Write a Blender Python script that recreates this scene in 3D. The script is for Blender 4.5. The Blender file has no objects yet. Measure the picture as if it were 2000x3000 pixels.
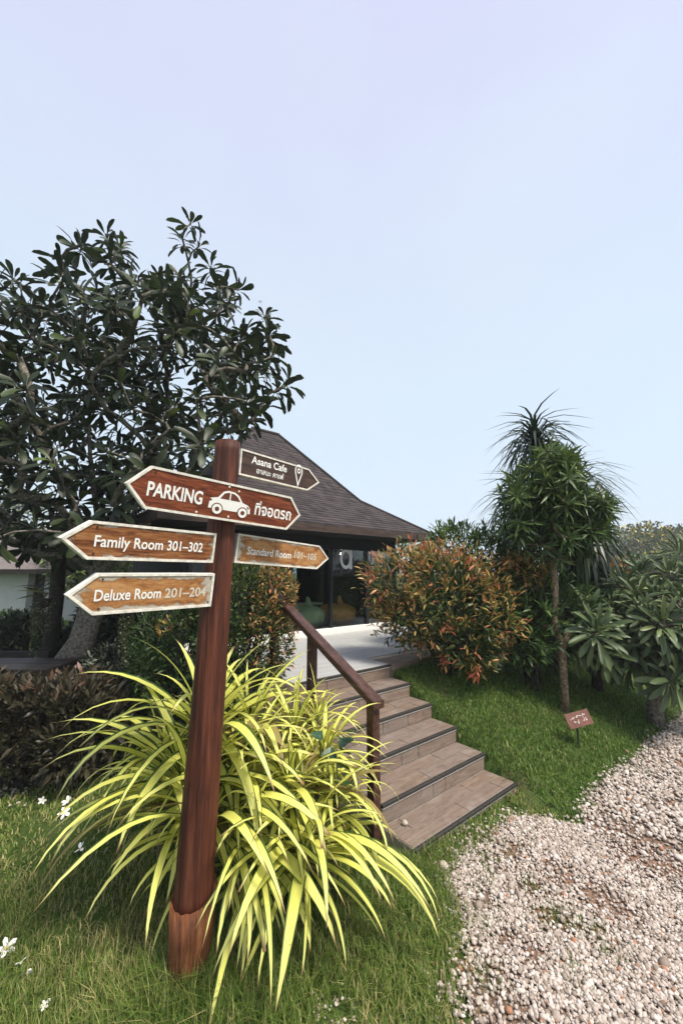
import bpy, math, random
import numpy as np
from mathutils import Vector, Matrix

# ------------------------------------------------------------------ camera, sky, sun, exposure
SC = bpy.context.scene
COL = SC.collection
rad = math.radians
CAM_H, PITCH, FPX = 2.0, rad(8.992), 1150.0
cam = bpy.data.cameras.new('camera')
cam.sensor_fit = 'VERTICAL'; cam.sensor_height = 36.0; cam.sensor_width = 24.0
cam.lens = FPX / 3000 * 36
cam.clip_start = 0.05; cam.clip_end = 2000
camo = bpy.data.objects.new('camera', cam); COL.objects.link(camo)
camo.location = (0, 0, CAM_H); camo.rotation_euler = (rad(90) + PITCH, 0, 0)
SC.camera = camo

SUN_EL, SUN_AZ = rad(58), rad(128)          # azimuth clockwise from +Y
world = bpy.data.worlds.new('World'); SC.world = world; world.use_nodes = True
wn, wl = world.node_tree.nodes, world.node_tree.links
wn.clear()
wo = wn.new('ShaderNodeOutputWorld'); wb = wn.new('ShaderNodeBackground')
sky = wn.new('ShaderNodeTexSky'); sky.sky_type = 'NISHITA'; sky.sun_disc = False
sky.sun_elevation = SUN_EL; sky.sun_rotation = SUN_AZ
sky.air_density = 1.0; sky.dust_density = 3.0; sky.ozone_density = 1.5
tc = wn.new('ShaderNodeTexCoord'); sep = wn.new('ShaderNodeSeparateXYZ')
wl.new(tc.outputs['Generated'], sep.inputs[0])
rmp = wn.new('ShaderNodeValToRGB')          # thin high cloud: pale, a touch bluer low down, lavender higher up
rmp.color_ramp.elements[0].position = 0.0; rmp.color_ramp.elements[0].color = (.70, .80, .90, 1)
rmp.color_ramp.elements[1].position = 0.95; rmp.color_ramp.elements[1].color = (.65, .66, .86, 1)
e = rmp.color_ramp.elements.new(0.42); e.color = (.64, .77, .89, 1)
wl.new(sep.outputs['Z'], rmp.inputs[0])
sc10 = wn.new('ShaderNodeVectorMath'); sc10.operation = 'SCALE'; sc10.inputs['Scale'].default_value = 5.95
wnoi = wn.new('ShaderNodeTexNoise'); wnoi.inputs['Scale'].default_value = 1.7; wnoi.inputs['Detail'].default_value = 5; wnoi.inputs['Roughness'].default_value = .5
wl.new(tc.outputs['Generated'], wnoi.inputs['Vector'])
wveil = wn.new('ShaderNodeMapRange'); wveil.inputs['From Min'].default_value = .40; wveil.inputs['From Max'].default_value = .68; wveil.inputs['To Max'].default_value = .55
wl.new(wnoi.outputs['Fac'], wveil.inputs['Value'])
wmix = wn.new('ShaderNodeMix'); wmix.data_type = 'RGBA'; wmix.inputs['B'].default_value = (.71, .80, .885, 1)
wl.new(wveil.outputs[0], wmix.inputs['Factor']); wl.new(rmp.outputs[0], wmix.inputs['A'])
wl.new(wmix.outputs['Result'], sc10.inputs[0])
mx = wn.new('ShaderNodeMix'); mx.data_type = 'RGBA'; mx.inputs['Factor'].default_value = 0.86
wl.new(sky.outputs[0], mx.inputs['A']); wl.new(sc10.outputs[0], mx.inputs['B'])
wl.new(mx.outputs['Result'], wb.inputs['Color']); wb.inputs['Strength'].default_value = 0.1
wl.new(wb.outputs[0], wo.inputs[0])

sun = bpy.data.lights.new('sun', 'SUN'); sun.energy = 2.6; sun.angle = rad(13); sun.color = (1.0, .93, .80)
suno = bpy.data.objects.new('sun', sun); COL.objects.link(suno)
sd = Vector((math.sin(SUN_AZ) * math.cos(SUN_EL), math.cos(SUN_AZ) * math.cos(SUN_EL), math.sin(SUN_EL)))
suno.rotation_euler = sd.to_track_quat('Z', 'Y').to_euler(); suno.location = sd * 30
vs = SC.view_settings
vs.view_transform = 'Standard'; vs.look = 'None'; vs.gamma = 1.0; vs.use_curve_mapping = False; vs.exposure = 1.0
SC.cycles.max_bounces = 6; SC.cycles.transparent_max_bounces = 12
SC.cycles.volume_bounces = 0; SC.cycles.diffuse_bounces = 2; SC.cycles.glossy_bounces = 2; SC.cycles.transmission_bounces = 4

RNG = np.random.default_rng(11)
random.seed(5)

# ------------------------------------------------------------------ pixel rays and the stair frame
_c, _s = math.cos(PITCH), math.sin(PITCH)
CAM = np.array([0, 0, CAM_H])
def ray(px, py):
    x = (px - 1000) / FPX; v = (1500 - py) / FPX
    return np.array([x, _c - v * _s, _s + v * _c])
def at_z(px, py, z): d = ray(px, py); return CAM + d * (z - CAM_H) / d[2]
def at_y(px, py, y): d = ray(px, py); return CAM + d * y / d[1]
def at_d(px, py, dd): return CAM + ray(px, py) * dd          # dd = depth along the optical axis
def project(P):
    P = np.atleast_2d(P); X, Y, Z = P[:, 0], P[:, 1], P[:, 2] - CAM_H
    d = Y * _c + Z * _s; v = -Y * _s + Z * _c
    d = np.where(np.abs(d) < 1e-6, 1e-6, d)
    return 1000 + FPX * X / d, 1500 - FPX * v / d, d
STAIR_O = np.array([1.5918, 3.9244]); STAIR_A = .6819
RD = np.array([math.cos(STAIR_A), math.sin(STAIR_A)]); UD = np.array([-math.sin(STAIR_A), math.cos(STAIR_A)])
def to_ru(x, y): return (x - STAIR_O[0]) * RD[0] + (y - STAIR_O[1]) * RD[1], (x - STAIR_O[0]) * UD[0] + (y - STAIR_O[1]) * UD[1]
def from_ru(r, u, z=0.): q = STAIR_O + RD * r + UD * u; return np.array([q[0], q[1], z])
RISE, TREAD, Z1 = .1537, .3126, .12
Z_TERR = Z1 + 5 * RISE

# ------------------------------------------------------------------ object helpers
def link(o): COL.objects.link(o); return o
def tag(o, label, cat, group=None, kind=None):
    if label: o['label'] = label
    if cat: o['category'] = cat
    if group: o['group'] = group
    if kind: o['kind'] = kind
    return o
def thing(name, label, cat, loc=(0, 0, 0), rz=0., group=None):
    o = bpy.data.objects.new(name, None); link(o); o.empty_display_size = .1
    o.location = loc; o.rotation_euler = (0, 0, rz)
    return tag(o, label, cat, group)
def mk_obj(name, me, mat=None, parent=None):
    o = bpy.data.objects.new(name, me); link(o)
    if mat is not None and len(me.materials) == 0: me.materials.append(mat)
    if parent is not None: o.parent = parent
    return o
def np_mesh(name, V, F, mat=None, attrs=None, smooth=False):
    V = np.ascontiguousarray(V, dtype=np.float32); F = np.ascontiguousarray(F, dtype=np.int32)
    m, k = F.shape
    me = bpy.data.meshes.new(name)
    me.vertices.add(len(V)); me.vertices.foreach_set('co', V.ravel())
    me.loops.add(m * k); me.loops.foreach_set('vertex_index', F.ravel())
    me.polygons.add(m); me.polygons.foreach_set('loop_start', np.arange(0, m * k, k, dtype=np.int32))
    if smooth: me.polygons.foreach_set('use_smooth', np.ones(m, dtype=bool))
    me.update(calc_edges=True)
    for an, av in (attrs or {}).items():
        a = me.attributes.new(an, 'FLOAT', 'POINT'); a.data.foreach_set('value', np.ascontiguousarray(av, dtype=np.float32))
    if mat is not None: me.materials.append(mat)
    return me
class MB:
    """collects boxes, prisms and tubes into one mesh"""
    def __init__(s): s.v = []; s.f = []
    def add(s, vs_, fs_):
        b = len(s.v); s.v += [tuple(map(float, q)) for q in vs_]; s.f += [tuple(b + i for i in q) for q in fs_]; return s
    def box(s, lo, hi, bev=0.0):
        (x0, y0, z0), (x1, y1, z1) = lo, hi
        if bev <= 0:
            return s.add([(x0, y0, z0), (x1, y0, z0), (x1, y1, z0), (x0, y1, z0), (x0, y0, z1), (x1, y0, z1), (x1, y1, z1), (x0, y1, z1)],
                         [(0, 3, 2, 1), (4, 5, 6, 7), (0, 1, 5, 4), (1, 2, 6, 5), (2, 3, 7, 6), (3, 0, 4, 7)])
        b = bev
        vv = []
        for z, i in ((z0, b), (z0 + b, 0), (z1 - b, 0), (z1, b)):
            vv += [(x0 + i, y0 + i, z), (x1 - i, y0 + i, z), (x1 - i, y1 - i, z), (x0 + i, y1 - i, z)]
        ff = [(3, 2, 1, 0), (12, 13, 14, 15)]
        for l in range(3):
            for k in range(4): ff.append((l * 4 + k, l * 4 + (k + 1) % 4, l * 4 + 4 + (k + 1) % 4, l * 4 + 4 + k))
        return s.add(vv, ff)
    def tube(s, pts, rads, n=8, cap=True, wob=0.):
        pts = [Vector(p) for p in pts]; b = len(s.v)
        ref = Vector((1, 0, 0))
        rings = []
        for i, p in enumerate(pts):
            t = (pts[min(i + 1, len(pts) - 1)] - pts[max(i - 1, 0)]).normalized()
            x = (ref - t * ref.dot(t))
            if x.length < 1e-3: x = Vector((0, 1, 0)) - t * t.y
            x.normalize(); y = t.cross(x); ref = x
            ring = []
            for k in range(n):
                a = 2 * math.pi * k / n; rr = rads[i] * (1 + wob * random.uniform(-1, 1))
                s.v.append(tuple(p + (x * math.cos(a) + y * math.sin(a)) * rr)); ring.append(len(s.v) - 1)
            rings.append(ring)
        for a_, b_ in zip(rings, rings[1:]):
            for k in range(n): s.f.append((a_[k], a_[(k + 1) % n], b_[(k + 1) % n], b_[k]))
        if cap: s.f.append(tuple(rings[0][::-1])); s.f.append(tuple(rings[-1]))
        return s
    def prism(s, poly, z0, z1):
        n = len(poly)
        return s.add([(x, y, z0) for x, y in poly] + [(x, y, z1) for x, y in poly],
                     [tuple(range(n))[::-1], tuple(range(n, 2 * n))] + [(i, (i + 1) % n, n + (i + 1) % n, n + i) for i in range(n)])
    def obj(s, name, mat, parent=None, smooth=False, off=None):
        me = bpy.data.meshes.new(name)
        v = s.v if off is None else [(a - off[0], b - off[1], c_ - off[2]) for a, b, c_ in s.v]
        me.from_pydata(v, [], s.f); me.materials.append(mat)
        if smooth:
            for p in me.polygons: p.use_smooth = True
        me.update()
        return mk_obj(name, me, None, parent)

# ------------------------------------------------------------------ materials
def s2l(c): return tuple((v / 12.92 if v <= .04045 else ((v + .055) / 1.055) ** 2.4) for v in [x / 255 for x in c])
def new_mat(name):
    m = bpy.data.materials.new(name); m.use_nodes = True
    n, l = m.node_tree.nodes, m.node_tree.links
    return m, n, l, n['Principled BSDF']
def mixc(n, l, a, b, fac, blend='MIX'):
    q = n.new('ShaderNodeMix'); q.data_type = 'RGBA'; q.blend_type = blend
    for key, val in (('A', a), ('B', b), ('Factor', fac)):
        if isinstance(val, bpy.types.NodeSocket): l.new(val, q.inputs[key])
        elif key == 'Factor': q.inputs[key].default_value = val
        else: q.inputs[key].default_value = (*val[:3], 1)
    return q.outputs['Result']
def mth(n, l, op, a, b=None, c=None, clamp=False):
    q = n.new('ShaderNodeMath'); q.operation = op; q.use_clamp = clamp
    for i, v in enumerate((a, b, c)):
        if v is None: continue
        if isinstance(v, bpy.types.NodeSocket): l.new(v, q.inputs[i])
        else: q.inputs[i].default_value = v
    return q.outputs[0]
def coords(n, l, scale=(1, 1, 1), kind='Object'):
    t = n.new('ShaderNodeTexCoord'); mp = n.new('ShaderNodeMapping'); mp.inputs['Scale'].default_value = scale
    l.new(t.outputs[kind], mp.inputs['Vector']); return mp.outputs[0]
def noise(n, l, vec, scale, detail=4, rough=.6, dist=0.):
    t = n.new('ShaderNodeTexNoise'); t.inputs['Scale'].default_value = scale; t.inputs['Detail'].default_value = detail
    t.inputs['Roughness'].default_value = rough; t.inputs['Distortion'].default_value = dist
    l.new(vec, t.inputs['Vector']); return t.outputs['Fac']
def ramp(n, l, fac, stops):
    r = n.new('ShaderNodeValToRGB'); el = r.color_ramp.elements
    el[0].position, el[0].color = stops[0][0], (*stops[0][1], 1)
    el[1].position, el[1].color = stops[-1][0], (*stops[-1][1], 1)
    for p, c in stops[1:-1]: q = el.new(p); q.color = (*c, 1)
    l.new(fac, r.inputs[0]); return r.outputs[0]
def bump(n, l, bsdf, h, strength=.3, dist=.01):
    b = n.new('ShaderNodeBump'); b.inputs['Strength'].default_value = strength; b.inputs['Distance'].default_value = dist
    l.new(h, b.inputs['Height']); l.new(b.outputs[0], bsdf.inputs['Normal'])
def plain(name, col, rough=.7, var=.2, scale=12., bmp=.15, spec=.3, stretch=(1, 1, 1), metal=0.):
    m, n, l, b = new_mat(name)
    v = coords(n, l, stretch); f = noise(n, l, v, scale, 5)
    lo = tuple(c * (1 - var) for c in col); hi = tuple(min(1, c * (1 + var)) for c in col)
    l.new(ramp(n, l, f, [(.3, lo), (.7, hi)]), b.inputs['Base Color'])
    b.inputs['Roughness'].default_value = rough; b.inputs['Specular IOR Level'].default_value = spec; b.inputs['Metallic'].default_value = metal
    if bmp: bump(n, l, b, f, bmp, .01)
    return m
def leaf_mat(name, stops, rough=.45, spec=.35, transl=.22):
    m, n, l, b = new_mat(name)
    a = n.new('ShaderNodeAttribute'); a.attribute_name = 'tint'
    c = ramp(n, l, a.outputs['Fac'], stops)
    v = coords(n, l); f = noise(n, l, v, 9, 2)
    c = mixc(n, l, c, (0, 0, 0), mth(n, l, 'MULTIPLY', f, .35))
    l.new(c, b.inputs['Base Color']); b.inputs['Roughness'].default_value = rough; b.inputs['Specular IOR Level'].default_value = spec
    t = n.new('ShaderNodeBsdfTranslucent'); l.new(c, t.inputs[0])
    ms = n.new('ShaderNodeMixShader'); ms.inputs[0].default_value = transl
    l.new(b.outputs[0], ms.inputs[1]); l.new(t.outputs[0], ms.inputs[2]); l.new(ms.outputs[0], n['Material Output'].inputs[0])
    return m
def wood_mat(name, cols, scale=(1.2, 14, 14), rough=.5, bmp=.25, axis_noise=3.0, streak=None, spec=.35):
    m, n, l, b = new_mat(name)
    v = coords(n, l, scale); f = noise(n, l, v, axis_noise, 7, .65, .6)
    v2 = coords(n, l, tuple(q * 5 for q in scale)); g = noise(n, l, v2, axis_noise, 4, .7)
    h = mth(n, l, 'ADD', mth(n, l, 'MULTIPLY', f, .75), mth(n, l, 'MULTIPLY', g, .25))
    k = len(cols); c = ramp(n, l, h, [(.385 + .23 * i / (k - 1), cols[i]) for i in range(k)])
    if streak is not None:
        v3 = coords(n, l, tuple(q * 1.7 for q in scale)); w = noise(n, l, v3, axis_noise, 6, .75, .3)
        c = mixc(n, l, c, streak, ramp(n, l, w, [(.66, (0, 0, 0)), (.74, (.8, .8, .8))]))
    l.new(c, b.inputs['Base Color']); b.inputs['Roughness'].default_value = rough; b.inputs['Specular IOR Level'].default_value = spec
    bump(n, l, b, h, bmp, .004)
    return m
def glass_mat(name, tint=(.75, .85, .82), refl=.5):
    m, n, l, b = new_mat(name)
    n.remove(b)
    tr = n.new('ShaderNodeBsdfTransparent'); tr.inputs[0].default_value = (*tint, 1)
    gl = n.new('ShaderNodeBsdfGlossy'); gl.inputs['Roughness'].default_value = .02
    fr = n.new('ShaderNodeFresnel'); fr.inputs['IOR'].default_value = 1.45
    ms = n.new('ShaderNodeMixShader'); l.new(mth(n, l, 'MULTIPLY', fr.outputs[0], refl, clamp=True), ms.inputs[0])
    l.new(tr.outputs[0], ms.inputs[1]); l.new(gl.outputs[0], ms.inputs[2]); l.new(ms.outputs[0], n['Material Output'].inputs[0])
    return m
def emit_mat(name, col, st):
    m, n, l, b = new_mat(name)
    b.inputs['Base Color'].default_value = (*col, 1); b.inputs['Emission Color'].default_value = (*col, 1); b.inputs['Emission Strength'].default_value = st
    return m
M = {}
M['white'] = plain('white_paint', (.78, .77, .74), .55, .06, 30, .1)
M['frame'] = plain('cream_frame', (.74, .70, .63), .6, .22, 30, .4)
M['letter'] = plain('letter_white', (.82, .81, .78), .6, .05, 60, .05)
M['post'] = wood_mat('post_wood', [(.024, .010, .008), (.060, .019, .012), (.098, .028, .015), (.135, .048, .028)], (20, 20, .8), .58, 1.0, 2.2, (.20, .105, .07), .25)
M['sleeve'] = wood_mat('stump_wood', [(.045, .016, .008), (.105, .034, .012), (.165, .055, .018), (.22, .095, .04)], (24, 24, 1.6), .8, 1.0, 2.4)
M['bark'] = plain('bark', (.17, .15, .125), .95, .75, 30, 1.0, .1)
M['bark_dark'] = plain('bark_dark', (.05, .042, .035), .95, .4, 30, .8, .1)
M['bark_tan'] = plain('bark_tan', (.19, .14, .095), .95, .75, 34, 1.0, .1)
M['darkwood'] = wood_mat('dark_wood', [(.010, .008, .007), (.022, .016, .013), (.04, .03, .024)], (2, 14, 14), .5, .4)
M['rail'] = wood_mat('rail_wood', [(.030, .014, .010), (.060, .026, .018), (.10, .05, .035)], (12, 1.2, 12), .42, .4, 2.2, (.17, .12, .10))
M['black'] = plain('black_metal', (.012, .012, .014), .4, .2, 20, .0, .4)
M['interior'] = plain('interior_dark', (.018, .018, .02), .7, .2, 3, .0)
M['glass'] = glass_mat('glass', (.80, .84, .83), .75)
M['clear'] = glass_mat('clear_glass', (.85, .9, .88), .8)
M['nail'] = plain('nail', (.06, .055, .05), .5, .2, 60, 0, .5, metal=.7)

# ------------------------------------------------------------------ terrain
GP = np.array([at_z(*p, 0)[:2] for p in [(1350, 3000), (1320, 2870), (1365, 2760), (1340, 2650), (1310, 2580), (1350, 2505), (1435, 2445), (1500, 2395),
               (1600, 2400), (1690, 2420), (1720, 2340), (1780, 2270), (1850, 2230), (1900, 2180), (2000, 2090)]])
GP = np.vstack([[[.55, -3.0], [.50, 1.2]], GP, [[8.0, 8.6], [16, 14.0], [40, 24.]]])
GPOLY = np.vstack([GP, [[60, 10], [60, -8], [.55, -8]]])
def in_poly(x, y, P):
    x = np.asarray(x, float); y = np.asarray(y, float); ins = np.zeros(x.shape, bool)
    j = len(P) - 1
    for i in range(len(P)):
        xi, yi, xj, yj = *P[i], *P[j]
        if yi != yj:
            c = ((yi > y) != (yj > y)) & (x < (xj - xi) * (y - yi) / (yj - yi) + xi); ins ^= c
        j = i
    return ins
def dist_line(x, y, P):
    d = np.full(np.shape(x), 1e9)
    for a, b in zip(P[:-1], P[1:]):
        ab = b - a; t = np.clip(((x - a[0]) * ab[0] + (y - a[1]) * ab[1]) / (ab @ ab), 0, 1)
        d = np.minimum(d, np.hypot(x - a[0] - t * ab[0], y - a[1] - t * ab[1]))
    return d
def sstep(a, b, v): t = np.clip((v - a) / (b - a), 0, 1); return t * t * (3 - 2 * t)
def hgt(x, y):
    x = np.asarray(x, float); y = np.asarray(y, float)
    ins = in_poly(x, y, GPOLY); d = np.where(ins, 0, dist_line(x, y, GP))
    r, u = to_ru(x, y)
    mound = .5 * np.clip(d - .04, 0, None); k = 12.
    mound = -np.log(np.exp(-k * mound) + math.exp(-k * .86)) / k
    mound = np.clip(mound, 0, .862) + .02 * np.sin(x * 3.1) * np.cos(y * 2.7) * np.clip(d, 0, 1)
    left = .38 * sstep(3.4, 8., y - .25 * x) + .015 * np.sin(x * 2.3 + 1) * np.cos(y * 1.9)
    wr = sstep(-.02, .03, r)
    z = np.where(r > -.02, mound * wr + np.where(u > 0, 0., left * .3) * (1 - wr), np.where(r > -1.5, np.where(u > 0, 0, left * .3), left))
    z = z + .075 * np.exp(-((u + .03) / .13) ** 2) * (r > -1.6) * (r < np.where(u > -.03, -.12, .1)) * np.clip(d / .12, 0, 1)
    far = sstep(14, 40, np.hypot(x, y))
    z = z * (1 - far) + .3 * far
    return np.where(ins, 0, np.clip(z, -.02, .862))
def ground_z(x, y): return float(hgt(np.array([x]), np.array([y]))[0])
def axis(lo, hi, fine, a, b):
    far1 = -np.geomspace(-lo if lo < 0 else 1, max(-a, .5), 22) if lo < a else []
    return np.unique(np.round(np.concatenate([far1, np.arange(a, b, fine), np.geomspace(b, hi, 24)]), 4))
gx = axis(-400, 400, .09, -7, 9); gy = axis(-400, 600, .09, -1.5, 13)
XX, YY = np.meshgrid(gx, gy, indexing='ij'); ZZ = hgt(XX, YY)
nx, ny = XX.shape; idx = np.arange(nx * ny).reshape(nx, ny)
F = np.stack([idx[:-1, :-1], idx[1:, :-1], idx[1:, 1:], idx[:-1, 1:]], -1).reshape(-1, 4)
m, n, l, b = new_mat('lawn_soil')
v = coords(n, l); f1 = noise(n, l, v, 1.4, 5); f2 = noise(n, l, v, 60, 4)
c1 = ramp(n, l, f1, [(.35, (.06, .11, .022)), (.52, (.085, .135, .032)), (.68, (.16, .145, .065))])
c1 = mixc(n, l, c1, (.02, .03, .012), mth(n, l, 'MULTIPLY', f2, .8))
l.new(c1, b.inputs['Base Color']); b.inputs['Roughness'].default_value = 1; b.inputs['Specular IOR Level'].default_value = .05; bump(n, l, b, f2, .8, .02)
lawn = mk_obj('lawn', np_mesh('lawn', np.stack([XX, YY, ZZ], -1).reshape(-1, 3), F, m, smooth=True)); lawn['kind'] = 'structure'
# gravel sheet, 6 mm above the soil
gx2 = np.arange(.3, 14, .1); gy2 = np.arange(-2, 16, .1)
XX, YY = np.meshgrid(gx2, gy2, indexing='ij'); cx = XX[:-1, :-1] + .05; cy = YY[:-1, :-1] + .05
keep = in_poly(cx, cy, GPOLY) & (dist_line(cx, cy, GP) > .03)
idx = np.arange(XX.size).reshape(XX.shape)
F = np.stack([idx[:-1, :-1], idx[1:, :-1], idx[1:, 1:], idx[:-1, 1:]], -1)[keep]
m, n, l, b = new_mat('gravel_bed')
v = coords(n, l); f1 = noise(n, l, v, .9, 4); f2 = noise(n, l, v, 45, 3)
vo = n.new('ShaderNodeTexVoronoi'); vo.inputs['Scale'].default_value = 42; l.new(v, vo.inputs['Vector'])
c1 = ramp(n, l, f1, [(.35, (.12, .085, .060)), (.5, (.19, .115, .075)), (.65, (.26, .125, .07))])
c1 = mixc(n, l, c1, (.42, .38, .35), ramp(n, l, vo.outputs['Distance'], [(.15, (.6, .6, .6)), (.4, (0, 0, 0))]))
l.new(c1, b.inputs['Base Color']); b.inputs['Roughness'].default_value = 1
bump(n, l, b, mth(n, l, 'MULTIPLY', vo.outputs['Distance'], -1.0), .9, .02)
used = np.unique(F); remap = np.full(XX.size, -1); remap[used] = np.arange(len(used))
gp = mk_obj('gravel_path', np_mesh('gravel_path', np.stack([XX, YY, np.full(XX.shape, .006)], -1).reshape(-1, 3)[used], remap[F], m)); gp['kind'] = 'structure'

# ------------------------------------------------------------------ stairs (local frame: x = along the step, y = climbing)
tile_m, n, l, b = new_mat('wood_look_tile')
v = coords(n, l, (1.3, 9, 9)); f = noise(n, l, v, 3.2, 7, .65, .5); v2 = coords(n, l, (6, 40, 40)); g = noise(n, l, v2, 3, 3)
oi = n.new('ShaderNodeObjectInfo')
h = mth(n, l, 'ADD', mth(n, l, 'MULTIPLY', f, .7), mth(n, l, 'MULTIPLY', g, .3))
c = ramp(n, l, h, [(.3, (.115, .074, .052)), (.5, (.20, .143, .108)), (.7, (.30, .235, .19))])
c = mixc(n, l, c, (.20, .165, .15), mth(n, l, 'MULTIPLY', oi.outputs['Random'], .55))
d_ = noise(n, l, coords(n, l), 4, 5)
dk = noise(n, l, coords(n, l, (1, 2, 1)), 9, 5, .7); c = mixc(n, l, c, (.06, .045, .036), ramp(n, l, dk, [(.56, (0, 0, 0)), (.72, (.6, .6, .6))]))
c = mixc(n, l, c, (.30, .27, .245), ramp(n, l, d_, [(.56, (0, 0, 0)), (.75, (.55, .55, .55))]))
l.new(c, b.inputs['Base Color']); b.inputs['Roughness'].default_value = .62; b.inputs['Specular IOR Level'].default_value = .3; bump(n, l, b, h, .25, .003)
M['tile'] = tile_m
M['grout'] = plain('grout', (.42, .37, .32), .9, .2, 40, .2)
M['nosing'] = plain('nosing_strip', (.035, .031, .028), .55, .35, 50, .3)
stairs = thing('garden_stairs', 'wood-look tiled outdoor stairs with dark nosings climbing to the white terrace', 'stairs', from_ru(0, 0, 0), STAIR_A)
SW = 1.40
for i in range(6):
    z = Z1 + RISE * i; y0 = TREAD * i
    st = MB().box((-SW, y0 + .012, -.05 if i == 0 else z - RISE - .004), (-.0, y0 + TREAD * (6 - i) + .1 if i < 5 else y0 + .35, z - .006)).obj('step', M['grout'], stairs)
    # riser tiles
    cut = [-SW] + sorted([-SW + .05 + random.uniform(.25, .6), -SW + random.uniform(.75, 1.05)]) + [0.0]
    for a, b_ in zip(cut, cut[1:]):
        MB().box((a + .003, y0 + .004, z - RISE + (.004 if i else -.04)), (b_ - .003, y0 + .016, z - .036), .002).obj('riser_tile', M['tile'], st)
    # dark nosing with a pale line under it
    MB().box((-SW - .004, y0 - .012, z - .026), (.006, y0 + .018, z + .001), .004).obj('nosing', M['nosing'], st)
    MB().box((-SW, y0 - .004, z - .0362), (.0, y0 + .012, z - .0265)).obj('edge_trim', M['frame'], st)
    if i < 5:
        rows = [(y0 + .023, y0 + .165), (y0 + .168, y0 + TREAD + .003)]
        for rr, (ya, yb) in enumerate(rows):
            k = -SW + (.28 if rr else .62) + random.uniform(-.12, .12)
            cut = [-SW, k, min(k + .80, -.18), 0.0]
            for a, b_ in zip(cut, cut[1:]):
                if b_ - a > .02: MB().box((a + .003, ya + .0015, z - .007), (b_ - .003, yb - .0015, z + random.uniform(-.001, .001)), .002).obj('tread_tile', M['tile'], st)

# terrace: pale painted deck boards
m, n, l, b = new_mat('terrace_paint')
v = coords(n, l, (1, 1, 1)); f = noise(n, l, coords(n, l, (1.5, 22, 1)), 3, 6, .7)
c = ramp(n, l, f, [(.36, (.34, .345, .345)), (.5, (.42, .42, .42)), (.62, (.48, .48, .475))])
c = mixc(n, l, c, (.42, .42, .40), ramp(n, l, noise(n, l, v, 2.2, 5), [(.55, (0, 0, 0)), (.8, (.5, .5, .5))]))
l.new(c, b.inputs['Base Color']); b.inputs['Roughness'].default_value = .5; bump(n, l, b, f, .1, .003)
M['deck'] = m
terr = MB().box((-1.72, TREAD * 5 + .33, .70), (3.4, 4.03, Z_TERR - .012)).obj('terrace', M['grout']); terr['kind'] = 'structure'
terr.location = from_ru(0, 0, 0); terr.rotation_euler = (0, 0, STAIR_A)
yb = TREAD * 5 + .024; k = 0
while yb < 3.94:
    w_ = min(.148, 3.97 - yb)
    MB().box((-1.70 if yb > 1.92 else -SW, yb, Z_TERR - .011), (3.38 if yb > 1.92 else 0., yb + w_ - .0025, Z_TERR + random.uniform(-.0006, .0006)), .0015).obj('deck_board', M['deck'], terr)
    yb += w_
MB().box((.012, TREAD * 5 - .004, .62), (3.4, TREAD * 5 + .33, Z_TERR - .004)).obj('edge_beam', M['tile'], terr)
MB().box((-1.72, TREAD * 5 + .0, .0), (-SW - .012, TREAD * 5 + .33, Z_TERR - .004)).obj('edge_beam', M['tile'], terr)
MB().box((-1.75, 3.975, Z_TERR - .01), (2.78, 4.06, 1.0), .006).obj('threshold_kerb', M['white'], terr)

# handrail
HR = -1.36 - .08
hand = thing('handrail', 'dark brown timber handrail with three posts beside the tiled stairs', 'handrail', from_ru(0, 0, 0), STAIR_A)
def rail_z(u): return 1.06 + (u - .36) * .475
for u, zb in ((.36, -.03), (1.20, -.03), (1.93, -.03)):
    MB().box((HR - .036, u - .036, zb), (HR + .036, u + .036, rail_z(u) - .045), .006).obj('rail_post', M['rail'], hand)
rb = MB()
x0, x1 = HR - .055, HR + .055
ua, ub = .29, 2.02
sec = [(x0, -.03), (x1, -.03), (x1, .022), (x1 - .008, .03), (x0 + .008, .03), (x0, .022)]
vv = []
for u in (ua, ub): vv += [(x, u, rail_z(u) - .03 + z) for x, z in sec]
rb.add(vv, [(0, 1, 2, 3, 4, 5)] + [tuple(range(11, 5, -1))] + [(i + 6, (i + 1) % 6 + 6, (i + 1) % 6, i) for i in range(6)])
rb.obj('top_rail', M['rail'], hand)

# ------------------------------------------------------------------ cafe house (same local frame)
UF = 4.03; house = thing('cafe_house', 'dark glass-fronted cafe with brown flared shingle roof above the white terrace', 'house', from_ru(0, 0, Z_TERR), STAIR_A)
def HO(mb, name, mat, parent=house, smooth=False): return mb.obj(name, mat, parent, smooth, off=(0, 0, Z_TERR))
E0, E1, V0 = -2.42, 3.06, 3.23
PROF = [(0, 2.83), (1.08, 3.57), (2.43, 5.19)]
V1 = V0 + 2 * 2.43
def prof(s_): return float(np.interp(s_, [p[0] for p in PROF], [p[1] for p in PROF]))
m, n, l, b = new_mat('shingles')
oi = n.new('ShaderNodeObjectInfo'); t = n.new('ShaderNodeTexCoord'); sp = n.new('ShaderNodeSeparateXYZ'); l.new(t.outputs['Object'], sp.inputs[0])
xx = mth(n, l, 'ADD', mth(n, l, 'MULTIPLY', mth(n, l, 'ADD', sp.outputs['X'], sp.outputs['Y']), 7.0), mth(n, l, 'MULTIPLY', oi.outputs['Random'], 37.))
cell = mth(n, l, 'FLOOR', xx); wnz = n.new('ShaderNodeTexWhiteNoise'); wnz.noise_dimensions = '2D'
cb = n.new('ShaderNodeCombineXYZ'); l.new(cell, cb.inputs[0]); l.new(oi.outputs['Random'], cb.inputs[1]); l.new(cb.outputs[0], wnz.inputs['Vector'])
c = ramp(n, l, wnz.outputs['Value'], [(0, (.024, .020, .022)), (.4, (.042, .034, .037)), (.75, (.062, .050, .053)), (1, (.080, .060, .060))])
fx = mth(n, l, 'FRACT', xx); edge = mth(n, l, 'LESS_THAN', fx, .06)
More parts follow.
